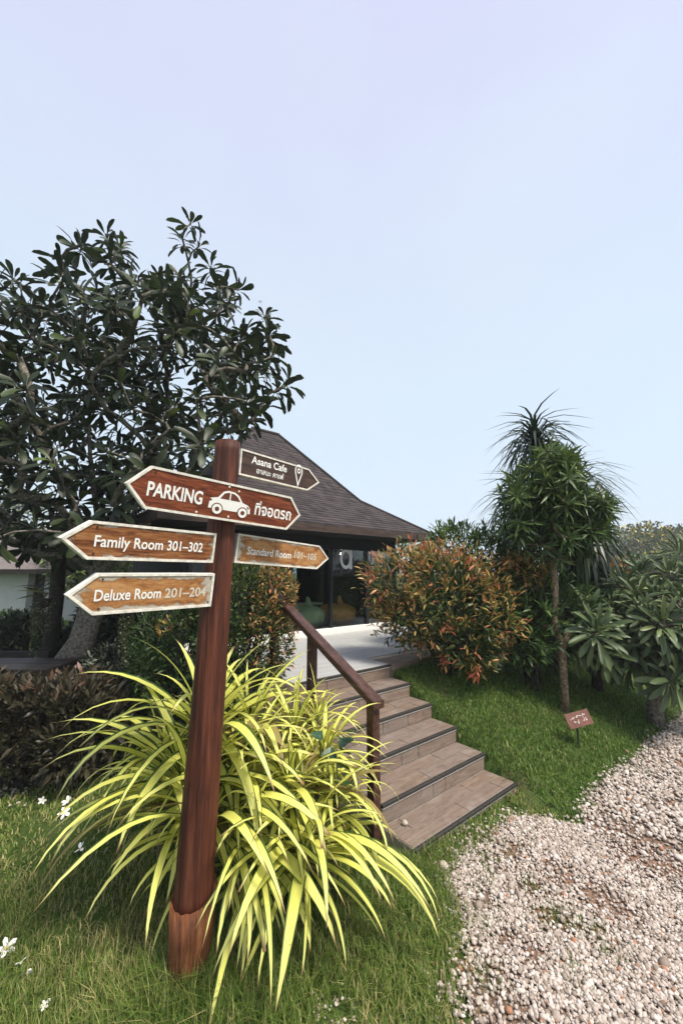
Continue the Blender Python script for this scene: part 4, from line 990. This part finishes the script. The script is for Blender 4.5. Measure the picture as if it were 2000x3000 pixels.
# head pixel, depth y, leaf length, leaf count
PH = [((600, 2160), 3.0, .98, 46), ((730, 2130), 3.2, .70, 42), ((860, 2150), 3.15, .56, 44), ((950, 2210), 3.0, .50, 44), ((850, 2320), 2.75, .64, 44), ((700, 2310), 2.85, .78, 42),
      ((555, 2320), 2.75, .93, 50), ((890, 2480), 2.60, .78, 50), ((740, 2500), 2.62, .72, 40), ((620, 2420), 2.65, .88, 42), ((975, 2350), 2.80, .50, 40), ((930, 2110), 3.25, .44, 30), ((480, 2250), 2.95, .74, 30)]
for hi_, ((px, py), y, L, n_) in enumerate(PH):
    n_ = int(n_ * 1.22)
    hd = at_y(px, py, y); hd[2] = max(hd[2], .12); gz = ground_z(hd[0], hd[1]); off = np.array([hd[0], hd[1] + .04, gz])
    t_ = thing('striped_plant', 'yellow and green striped strap-leaved plant in the clump round the signpost', 'plant', off, 0, 'striped plants round the signpost')
    MB().tube([(0, 0, -.03), (0, -.02, (hd[2] - gz) * .5), (0, -.04, hd[2] - gz)], [.022, .02, .018], 7).obj('stem', M['bark_tan'], t_, True)
    for k in range(n_):
        f_ = k / (n_ - 1); kk = min(8, int(1.5 + f_ * 7.0 + RNG.uniform(-.9, .9))); kk = max(0, kk)
        o = bpy.data.objects.new('leaf', straps[kk][RNG.integers(4)]); link(o); o.parent = t_
        o.location = (0, -.04, hd[2] - gz - .10 * f_)
        az = k * 2.39996 + hi_ * 1.1 + RNG.normal() * .2
        LL_ = L * RNG.uniform(.72, 1.12) * (.72 + .4 * math.sin(math.pi * min(1, f_ + .15)))
        # keep straps out of the post
        me = o.data; co = np.empty(len(me.vertices) * 3, np.float32); me.vertices.foreach_get('co', co); co = co.reshape(-1, 3) * LL_
        for _ in range(14):
            wx = off[0] + co[:, 0] * math.cos(az) - co[:, 1] * math.sin(az); wy = off[1] - .04 + co[:, 0] * math.sin(az) + co[:, 1] * math.cos(az)
            wz = np.clip(hd[2] - .10 * f_ + co[:, 2], 0, 2.78) / 2.78
            if np.hypot(wx - PB[0] - (PT_[0] - PB[0]) * wz, wy - PB[1]).min() > .145: break
            az += .45
        o.rotation_euler = (RNG.normal() * .08, 0, az); o.scale = (LL_, LL_ * RNG.uniform(.62, 1.15), LL_)
# green vine leaves growing through the clump
vn = at_y(985, 2200, 2.75); off = np.array([vn[0], vn[1], ground_z(vn[0], vn[1])])
vine = thing('vine', 'dark green heart-leaved vine growing through the striped plants', 'vine', off)
MB().tube([(0, 0, -.02), (.02, -.03, .3), tuple(vn - off)], [.006, .005, .003], 5).obj('stem', M['green'], vine, True)
hm, n, l, b = new_mat('vine_leaf'); b.inputs['Base Color'].default_value = (.02, .062, .02, 1); b.inputs['Roughness'].default_value = .4
hv = []
for a in np.linspace(0, 2 * math.pi, 17)[:-1]: hv.append((.5 * math.sin(a) ** 3 * 1.05, .45 + .5 * (.8125 * math.cos(a) - .3125 * math.cos(2 * a) - .125 * math.cos(3 * a)) * -1, .06 * abs(math.sin(a))))
hme = bpy.data.meshes.new('leaf'); hme.from_pydata([(0, .45, 0)] + hv, [], [(0, 1 + i, 1 + (i + 1) % 16) for i in range(16)]); hme.materials.append(hm)
for px, py, s_ in ((950, 2160, .10), (1005, 2140, .125), (1025, 2185, .11), (960, 2230, .10), (1020, 2215, .10), (1030, 2290, .08), (1000, 2250, .09)):
    p = at_y(px, py, 2.68); o = bpy.data.objects.new('leaf', hme); link(o); o.parent = vine; o.location = p - off; o.scale = (s_, s_, s_)
    o.rotation_euler = (RNG.uniform(-.2, .9), RNG.uniform(-.5, .5), RNG.uniform(0, 6.28))

# ------------------------------------------------------------------ plant label on the mound
q = at_ground(1695, 2192); gz = ground_z(q[0], q[1]); off = np.array([q[0], q[1], gz])
pl = thing('plant_label', 'small tilted brown name plate on a thin stake in the grass', 'sign', off)
tp_ = at_y(1690, 2105, q[1])
MB().tube([(0, 0, -.05), (0, .005, tp_[2] - gz)], [.010, .010], 6).obj('stake', M['nail'], pl)
bmx = Matrix.Translation(Vector(tp_ - off) + Vector((0, -.02, 0))) @ Matrix.Rotation(rad(-14), 4, 'Y') @ Matrix.Rotation(rad(66), 4, 'X')
nb = MB().box((-.135, -.075, -.008), (.135, .075, .008), .003).obj('name_plate', plain('plate_brown', (.17, .075, .055), .6, .25, 20, .2), pl); nb.matrix_basis = bmx
mk = MB()
for k in range(26):
    x, y = RNG.uniform(-.09, .09), RNG.choice([-.025, .02]) + RNG.normal() * .008; w_ = RNG.uniform(.004, .012)
    mk.box((x, y, .0081), (x + w_, y + RNG.uniform(.004, .014), .0089))
mk.obj('worn_marks', M['letter'], nb)

# ------------------------------------------------------------------ left side: outbuilding, table, hanging plants
ob = thing('outbuilding', 'white-walled low outbuilding with grey-brown roof behind the frangipani', 'building', (-9.5, 12.0, .15))
MB().box((-5.5, 0, -.3), (.10, 4, 1.95)).obj('wall', plain('outbuilding_white', (.62, .61, .59), .8, .08, 5, .1), ob)
MB().box((.60, -.02, -.3), (2.0, 4, 1.95)).obj('wall', bpy.data.materials['outbuilding_white'], ob)
MB().box((.101, -.03, -.3), (.30, .06, 1.95)).obj('corner_trim', plain('trim_grey', (.22, .21, .20), .7, .2, 20, .2), ob)
MB().box((.30, .02, -.3), (.60, .1, 1.95)).obj('door_panel', M['interior'], ob)
rm = plain('outbuilding_roof', (.17, .145, .14), .9, .3, 18, .6, .1)
MB().add([(-6, -.6, 1.98), (2.5, -.6, 1.98), (2.5, 2.2, 3.15), (-6, 2.2, 3.15), (-6, 5, 1.98), (2.5, 5, 1.98), (-6, -.6, 1.93), (2.5, -.6, 1.93), (-6, 5, 1.93), (2.5, 5, 1.93)],
         [(0, 1, 2, 3), (3, 2, 5, 4), (6, 7, 1, 0), (4, 5, 9, 8), (6, 8, 9, 7), (0, 3, 4, 8, 6), (1, 7, 9, 5, 2)]).obj('roof', rm, ob)
MB().box((-6, -.62, 1.86), (2.5, -.602, 1.99)).obj('fascia_board', M['darkwood'], ob)
tq = at_y(40, 1950, 5.4); gz = ground_z(tq[0], tq[1])
wt = thing('garden_table', 'heavy dark timber garden table half hidden by the purple shrub', 'table', (tq[0], tq[1], gz))
th = tq[2] - gz
MB().box((-1.6, -.2, th - .08), (.60, .14, th), .012).obj('top_plank', M['darkwood'], wt)
MB().box((-1.6, .16, th - .07), (.60, .52, th - .004), .012).obj('top_plank', M['darkwood'], wt)
for a, b_ in ((.25, -.1), (.25, .4), (-1.3, -.1), (-1.3, .4)): MB().box((a - .07, b_ - .07, -.03), (a + .07, b_ + .07, th - .08), .01).obj('leg', M['darkwood'], wt)
MB().box((-1.3, .1, th * .4), (.25, .2, th * .4 + .08)).obj('stretcher', M['darkwood'], wt)
bq = at_y(20, 1915, 6.1); gz2 = ground_z(bq[0], bq[1])
wb_ = thing('garden_bench', 'dark timber bench with plank back beyond the garden table', 'bench', (bq[0], bq[1], gz2))
bh = bq[2] - gz2
MB().box((-1.4, .18, bh - .16), (.5, .23, bh), .01).obj('backrest', M['darkwood'], wb_); MB().box((-1.4, -.25, bh - .40), (.5, .17, bh - .34), .01).obj('seat', M['darkwood'], wb_)
for a in (-1.2, .3):
    MB().box((a - .04, .231, -.03), (a + .04, .29, bh - .02)).obj('leg', M['darkwood'], wb_); MB().box((a - .04, -.22, -.03), (a + .04, -.14, bh - .40)).obj('leg', M['darkwood'], wb_)
# slim dark post that carries the hanging pots
pq = at_y(150, 1860, 6.4); gz = ground_z(pq[0], pq[1])
hpst = thing('support_post', 'slim dark timber post with crossarm beside the frangipani trunk', 'post', (pq[0], pq[1], gz))
MB().tube([(0, 0, -.05), (.02, 0, 1.3), (-.03, 0, 2.55)], [.11, .10, .085], 10, True, .06).obj('shaft', M['bark_dark'], hpst, True)
M['dischidia'] = leaf_mat('trailing_leaf', [(0, (.05, .07, .025)), (.6, (.13, .15, .06)), (1, (.34, .34, .18))], .45, .4, .2)
M['pot'] = plain('coir_pot', (.04, .03, .022), .95, .4, 40, .8)
for (px, py, y, wpx, hpx, lab, basket) in ((128, 1762, 5.75, 26, 190, 'hanging pot with long trailing pale-leaved vine near the white wall', True), (375, 1790, 5.3, 20, 210, 'hanging trailing plant beside the frangipani trunk under the lowest board', False)):
    tpp = at_y(px, py, y); sc_ = y / FPX; off = tpp
    t_ = thing('hanging_plant', lab, 'plant', off, 0, 'hanging trailing plants')
    MB().tube([(0, 0, -.10), (0, 0, -.02), (0, 0, .04)], [.05, .09, .10], 12).obj('pot', M['pot'], t_, True)
    cordtop = 1.05
    for a in (0, 2.1, 4.2): MB().tube([(.09 * math.cos(a), .09 * math.sin(a), .04), (0, 0, .45)], [.003, .003], 4).obj('wire', M['nail'], t_)
    MB().tube([(0, 0, .45), (0, 0, cordtop)], [.003, .003], 4).obj('wire', M['nail'], t_)
    P, D = [], []; sb = MB()
    for s_ in range(26):
        a = RNG.uniform(0, 6.28); r0 = wpx * sc_ * math.sqrt(RNG.random()); ln = hpx * sc_ * RNG.uniform(.3, 1.0) * (1.1 - .5 * r0 / (wpx * sc_))
        x, yv = r0 * math.cos(a), r0 * math.sin(a); sb.tube([(x * .5, yv * .5, .04), (x, yv, -.02), (x + RNG.normal() * .02, yv, -ln)], [.003, .002, .002], 3, False)
        for q_ in np.arange(0, ln, .022): P.append((x + RNG.normal() * .012, yv + RNG.normal() * .012, -q_)); 
    sb.obj('strands', M['dischidia'], t_); P = np.array(P)
    emit_leaves(t_, P, rnd_dir(len(P), -.2), rnd_dir(len(P), .3), .036 * RNG.uniform(.6, 1.3, len(P)), .024, RNG.random(len(P)), M['dischidia'], 'lite')
    if basket:
        P = np.array([(0, 0, .05)] * 12); emit_leaves(t_, P, rnd_dir(12, .9), rnd_dir(12, .3), .34 * RNG.uniform(.6, 1.2, 12), .035, RNG.random(12), M['dischidia'], 'strap', stuff='orchid_leaves')

# ------------------------------------------------------------------ grass, gravel, fallen flowers
m, n, l, b = new_mat('grass_blade')
a = n.new('ShaderNodeAttribute'); a.attribute_name = 'tint'
c = ramp(n, l, a.outputs['Fac'], [(0, (.045, .095, .014)), (.35, (.10, .175, .028)), (.65, (.19, .26, .055)), (.85, (.32, .33, .11)), (1, (.52, .43, .21))])
l.new(c, b.inputs['Base Color']); b.inputs['Roughness'].default_value = .5; b.inputs['Specular IOR Level'].default_value = .25
t = n.new('ShaderNodeBsdfTranslucent'); l.new(c, t.inputs[0]); ms = n.new('ShaderNodeMixShader'); ms.inputs[0].default_value = .3
l.new(b.outputs[0], ms.inputs[1]); l.new(t.outputs[0], ms.inputs[2]); l.new(ms.outputs[0], n['Material Output'].inputs[0])
M['grass'] = m
def on_lawn(x, y, margin):
    r, u = to_ru(x, y)
    ok = ~((r > -1.43) & (r < .012) & (u > -.012) & (u < 2)) & ~((r > -1.75) & (r < 3.45) & (u > TREAD * 5 - .01) & (u < 9))
    ok &= ~((r > E0) & (r < E1) & (u > 4) & (u < 8.2))
    edge = dist_line(x, y, GP) * np.where(in_poly(x, y, GPOLY), -1, 1)
    return ok & (edge > margin)
def in_view(x, y, z):
    px, py, d = project(np.stack([x, y, z], -1)); return (d > .2) & (px > -420) & (px < 2420) & (py < 3900)
def grass(n_, lo, hi, hgt_, wid, name, label):
    rr_ = np.sqrt(RNG.uniform(lo ** 2, hi ** 2, n_)); th_ = RNG.uniform(rad(-57), rad(57), n_)
    x, y = rr_ * np.sin(th_), rr_ * np.cos(th_)
    k = on_lawn(x, y, RNG.normal(0, .07, n_) * (RNG.random(n_) < .5)); x, y = x[k], y[k]; z = hgt(x, y)
    k = in_view(x, y, z); x, y, z = x[k], y[k], z[k]; N_ = len(x)
    patch = .5 + .25 * np.sin(x * 2.1 + 1.3 * np.sin(y * 1.7)) + .25 * np.sin(y * 3.3 + x * 1.1 + np.sin(x * 4))
    patch += .12 * np.sin(x * 7.7 + y * 5.1) * np.sin(y * 8.3 - x * 3)
    wear = np.clip(patch, 0, 1)
    spot = np.zeros(N_)
    for bx_, by_, br_ in ((20, 2270, .26), (40, 2330, .20), (975, 2960, .12)):
        c0 = at_z(bx_, by_, .03); spot = np.maximum(spot, np.exp(-((x - c0[0]) ** 2 + (y - c0[1]) ** 2) / br_ ** 2))
    k = RNG.random(N_) > np.where(to_ru(x, y)[0] > 0, .0, .95 * spot + .72 * sstep(.62, .95, wear) * (x < -.9)); x, y, z, wear = x[k], y[k], z[k], wear[k]; N_ = len(x)
    nearpost = np.exp(-((x - PB[0] - .1) ** 2 + (y - PB[1] - .1) ** 2) / .30)
    mnd = to_ru(x, y)[0] > 0
    h_ = hgt_ * RNG.uniform(.45, 1.2, N_) * (1 + 1.1 * nearpost + 1.2 * np.exp(-((x - PB[0]) ** 2 + (y - PB[1]) ** 2) / .04)) * np.where(mnd, .95, .62 + .5 * (1 - wear))
    az = RNG.uniform(0, 6.28, N_); lean = np.abs(RNG.normal(.45, .4, N_)); dx, dy = np.cos(az), np.sin(az)
    w_ = wid * RNG.uniform(.6, 1.3, N_); sx, sy = -dy * w_ / 2, dx * w_ / 2
    p0 = np.stack([x, y, z - .006], -1)
    mid = p0 + np.stack([dx * lean * h_ * .35, dy * lean * h_ * .35, h_ * .58], -1)
    tip = p0 + np.stack([dx * lean * h_ * 1.1, dy * lean * h_ * 1.1, h_ * (1 - .25 * np.clip(lean, 0, 1.2))], -1)
    sd_ = np.stack([sx, sy, np.zeros(N_)], -1)
    V = np.stack([p0 - sd_, p0 + sd_, mid - sd_ * .8, mid + sd_ * .8, tip], 1).reshape(-1, 3)
    Fb = np.array([(0, 1, 3), (0, 3, 2), (2, 3, 4)])[None] + (np.arange(N_) * 5)[:, None, None]
    dry = (RNG.random(N_) < np.where(mnd, .03,   .08 + .30 * sstep(.5, 1., wear))) * RNG.uniform(.35, .6, N_)
    T = np.clip(RNG.beta(1.3, 1.7, N_) * .74 + np.where(mnd, .0, .10 + .18 * wear) + .05 + dry, 0, 1)
    o = mk_obj(name, np_mesh(name, V, Fb.reshape(-1, 3), M['grass'], {'tint': np.repeat(T, 5)}))
    tag(o, label, 'grass', kind='stuff')
grass(165000, .9, 3.6, .080, .0042, 'lawn_grass', 'short green lawn grass round the signpost foot')
grass(200000, 3.6, 7.5, .060, .0085, 'lawn_grass', 'green grass covering the mound beside the stairs')
grass(70000, 7.5, 16, .07, .020, 'lawn_grass', 'dim grass under the trees behind the planting')

# weeds between the stones
WP = []
for px, py, sp_d, k in ((1640, 2685, .06, 120), (1720, 2735, .07, 160), (1600, 2710, .05, 90), (1790, 2810, .06, 120), (1565, 2605, .05, 80), (1435, 2590, .06, 140), (1400, 2700, .06, 140), (1500, 2480, .10, 120), (1420, 2530, .07, 160), (1690, 2850, .05, 90), (1860, 2260, .08, 140), (1420, 2870, .06, 120)):
    c0 = at_z(px, py, 0); WP.append(np.stack([c0[0] + RNG.normal(0, sp_d, k), c0[1] + RNG.normal(0, sp_d, k)], -1))
WP = np.concatenate(WP); N_ = len(WP); h_ = RNG.uniform(.02, .06, N_); az = RNG.uniform(0, 6.28, N_)
p0 = np.stack([WP[:, 0], WP[:, 1], np.full(N_, .004)], -1); sd_ = np.stack([-np.sin(az), np.cos(az), 0 * az], -1) * .0025
tip = p0 + np.stack([np.cos(az) * h_ * .5, np.sin(az) * h_ * .5, h_], -1)
o = mk_obj('weeds', np_mesh('weeds', np.stack([p0 - sd_, p0 + sd_, tip], 1).reshape(-1, 3), np.arange(N_ * 3).reshape(-1, 3), M['grass'], {'tint': np.repeat(RNG.uniform(.1, .7, N_), 3)}))
tag(o, 'small green weeds sprouting through the gravel path', 'weeds', kind='stuff')

# stones: low-poly pebbles with uneven radii
def ico():
    g = (1 + 5 ** .5) / 2
    v = nrmz(np.array([(-1, g, 0), (1, g, 0), (-1, -g, 0), (1, -g, 0), (0, -1, g), (0, 1, g), (0, -1, -g), (0, 1, -g), (g, 0, -1), (g, 0, 1), (-g, 0, -1), (-g, 0, 1)], float))
    f_ = np.array([(0, 11, 5), (0, 5, 1), (0, 1, 7), (0, 7, 10), (0, 10, 11), (1, 5, 9), (5, 11, 4), (11, 10, 2), (10, 7, 6), (7, 1, 8), (3, 9, 4), (3, 4, 2), (3, 2, 6), (3, 6, 8), (3, 8, 9), (4, 9, 5), (2, 4, 11), (6, 2, 10), (8, 6, 7), (9, 8, 1)])
    return v, f_
IV, IF = ico()
m, n, l, b = new_mat('pebble')
a = n.new('ShaderNodeAttribute'); a.attribute_name = 'tint'
c = ramp(n, l, a.outputs['Fac'], [(0, (.12, .09, .07)), (.2, (.29, .23, .19)), (.5, (.47, .40, .35)), (.8, (.63, .56, .51)), (.95, (.78, .73, .68)), (1, (.38, .18, .10))])
c = mixc(n, l, c, (.25, .19, .15), mth(n, l, 'MULTIPLY', noise(n, l, coords(n, l), 120, 3), .35))
l.new(c, b.inputs['Base Color']); b.inputs['Roughness'].default_value = .85; b.inputs['Specular IOR Level'].default_value = .25
M['pebble'] = m
def pebbles(x, y, z, s_, name, label, tintbias=None):
    N_ = len(x); sc_ = s_[:, None] * RNG.uniform(.6, 1.25, (N_, 3)) * np.array([1, 1, .72])
    v = IV[None] * RNG.uniform(.70, 1.28, (N_, 12, 1)) * sc_[:, None, :]
    az = RNG.uniform(0, 6.28, N_); ti_ = RNG.normal(0, .4, N_)
    ca, sa, ct, st_ = np.cos(az)[:, None], np.sin(az)[:, None], np.cos(ti_)[:, None], np.sin(ti_)[:, None]
    X, Y, Z = v[..., 0], v[..., 1], v[..., 2]; X, Z = X * ct - Z * st_, X * st_ + Z * ct; X, Y = X * ca - Y * sa, X * sa + Y * ca
    V = np.stack([X + x[:, None], Y + y[:, None], Z + z[:, None] + s_[:, None] * .35], -1).reshape(-1, 3)
    Fb = IF[None] + (np.arange(N_) * 12)[:, None, None]
    T = np.clip(RNG.beta(2.2, 1.7, N_) * .95 + (0 if tintbias is None else tintbias), 0, .96); T = np.where(RNG.random(N_) < .02, 1., T)
    o = mk_obj(name, np_mesh(name, V, Fb.reshape(-1, 3), M['pebble'], {'tint': np.repeat(T, 12)}))
    return tag(o, label, 'gravel', kind='stuff')
PATCH = [(1500, 2500, .16), (1640, 2570, .15), (1740, 2630, .17), (1560, 2610, .13), (1430, 2520, .13), (1610, 2700, .12), (1720, 2730, .10), (1800, 2660, .14), (1420, 2640, .10), (1560, 2800, .09), (1480, 2750, .08)]
def gravel(n_, lo, hi, size, label):
    rr_ = np.sqrt(RNG.uniform(lo ** 2, hi ** 2, n_)); th_ = RNG.uniform(rad(4), rad(57), n_)
    x, y = rr_ * np.sin(th_), rr_ * np.cos(th_)
    edge = dist_line(x, y, GP) * np.where(in_poly(x, y, GPOLY), 1, -1)
    bare = .5 + .5 * np.sin(x * 3.1 + y * 1.3) * np.sin(y * 2.3 - x * 1.7 + 1)
    thin = np.zeros(n_)
    for ppx, ppy, pr in PATCH:
        c0 = at_z(ppx, ppy, 0); thin = np.maximum(thin, np.exp(-((x - c0[0]) ** 2 + (y - c0[1]) ** 2) / pr ** 2))
    k = (RNG.random(n_) > .88 * thin) & (edge > RNG.normal(0, .055, n_)) & in_view(x, y, 0 * x) & (RNG.random(n_) > .75 * sstep(.62, .95, bare) * (edge < 1.7)); x, y, edge = x[k], y[k], edge[k]
    r, u = to_ru(x, y); k = ~((r > -1.42) & (r < .01) & (u > -.02)); x, y, edge = x[k], y[k], edge[k]
    s_ = size * RNG.lognormal(0, .28, len(x)); z = np.where(edge > .02, .006, hgt(x, y)) + RNG.uniform(0, .012, len(x))
    pebbles(x, y, z, s_, 'gravel', label)
gravel(78000, .9, 4.0, .0098, 'pale pinkish gravel of the path beside the stairs')
gravel(60000, 4.0, 8.5, .0145, 'pale gravel of the path curving past the mound')
gravel(16000, 8.5, 18, .034, 'far gravel of the path at the frangipani bush')
# stray stones on the lawn
P = [];
for px, py, sx_, k in ((20, 2270, .22, 420), (40, 2330, .16, 160), (975, 2960, .10, 70), (1330, 2900, .10, 60), (1330, 2440, .10, 90)):
    c0 = at_z(px, py, .03)
    for _ in range(k): P.append((c0[0] + RNG.normal() * sx_, c0[1] + RNG.normal() * sx_ * .8))
P = np.array(P); k = on_lawn(P[:, 0], P[:, 1], -.2); P = P[k]
pebbles(P[:, 0], P[:, 1], hgt(P[:, 0], P[:, 1]) + .006, .0095 * RNG.lognormal(0, .3, len(P)), 'gravel', 'stray pale stones scattered in the lawn')
v, f_ = IV * np.array([1, .85, .8]) * (1 + .12 * np.sin(np.arange(12) * 2.7))[:, None], IF
for (px, py, s_, lab) in ((1298, 2548, .045, 'round tan stone at the grass edge of the gravel'), (1185, 2418, .032, 'whitish lump on the bottom step corner')):
    zz = .02 if s_ > .04 else Z1; p = at_z(px, py, zz)
    o = mk_obj('stone', np_mesh('stone', v * s_, f_, plain('stone_tan', (.42, .36, .29), .9, .3, 30, .6), smooth=True)); o.location = (p[0], p[1], zz + s_ * .55)
    sbs = o.modifiers.new('s', 'SUBSURF'); sbs.levels = 1; sbs.render_levels = 2
    tag(o, lab, 'stone')
# fallen frangipani blossoms
pm = plain('petal', (.86, .85, .80), .5, .05, 20, .0); ym = plain('petal_throat', (.75, .55, .10), .5, .1, 20, .0)
pv = [(0, 0, 0), (-.012, .02, .006), (.014, .02, .004), (-.012, .042, .012), (.016, .044, .008), (.003, .058, .010)]; pf = [(0, 2, 1), (1, 2, 4, 3), (3, 4, 5)]
pme = bpy.data.meshes.new('petal'); pme.from_pydata(pv, [], pf); pme.materials.append(pm)
tm = bpy.data.meshes.new('throat'); tm.from_pydata([(.008 * math.cos(a), .008 * math.sin(a), .006) for a in np.linspace(0, 6.283, 9)[:-1]] + [(0, 0, -.01)], [], [tuple(range(8))] + [((i + 1) % 8, i, 8) for i in range(8)]); tm.materials.append(ym)
for i, (px, py, s_) in enumerate(((19, 2777, 1.15), (81, 2854, .8), (131, 2943, .6), (198, 2347, 1.1), (189, 2382, 1.2), (236, 2487, 1.1), (328, 2270, 1.), (124, 2345, .9), (1760, 1995, 1.), (1910, 2040, .9), (1180, 2100, .5), (1388, 2150, .5), (60, 2820, .7))):
    p = at_z(px, py, .05)
    for _ in range(4): p = at_z(px, py, ground_z(p[0], p[1]) + .035)
    t_ = thing('fallen_flower', 'fallen white frangipani blossom lying on the grass', 'flower', (p[0], p[1], p[2]), RNG.uniform(0, 6.28), 'fallen frangipani blossoms')
    t_.rotation_euler = (RNG.normal() * .5, RNG.normal() * .5, RNG.uniform(0, 6.28)); t_.scale = (s_ * .72,) * 3
    for k in range(5):
        o = bpy.data.objects.new('petal', pme); link(o); o.parent = t_; o.rotation_euler = (RNG.normal() * .25, RNG.normal() * .2, k * 1.2566 + RNG.normal() * .12)
    o = bpy.data.objects.new('throat', tm); link(o); o.parent = t_

# ------------------------------------------------------------------ thin morning haze
hz = MB().box((-90, -20, -1.2), (90, 85, 14)).obj('haze', bpy.data.materials.new('haze_air'))
hm = hz.data.materials[0]; hm.use_nodes = True; hn = hm.node_tree.nodes; hn.clear()
ho = hn.new('ShaderNodeOutputMaterial'); hv_ = hn.new('ShaderNodeVolumePrincipled'); hv_.inputs['Density'].default_value = .0018; hv_.inputs['Color'].default_value = (.88, .92, 1, 1)
hm.node_tree.links.new(hv_.outputs[0], ho.inputs['Volume'])
tag(hz, 'thin pale haze over the garden', 'haze', kind='stuff')
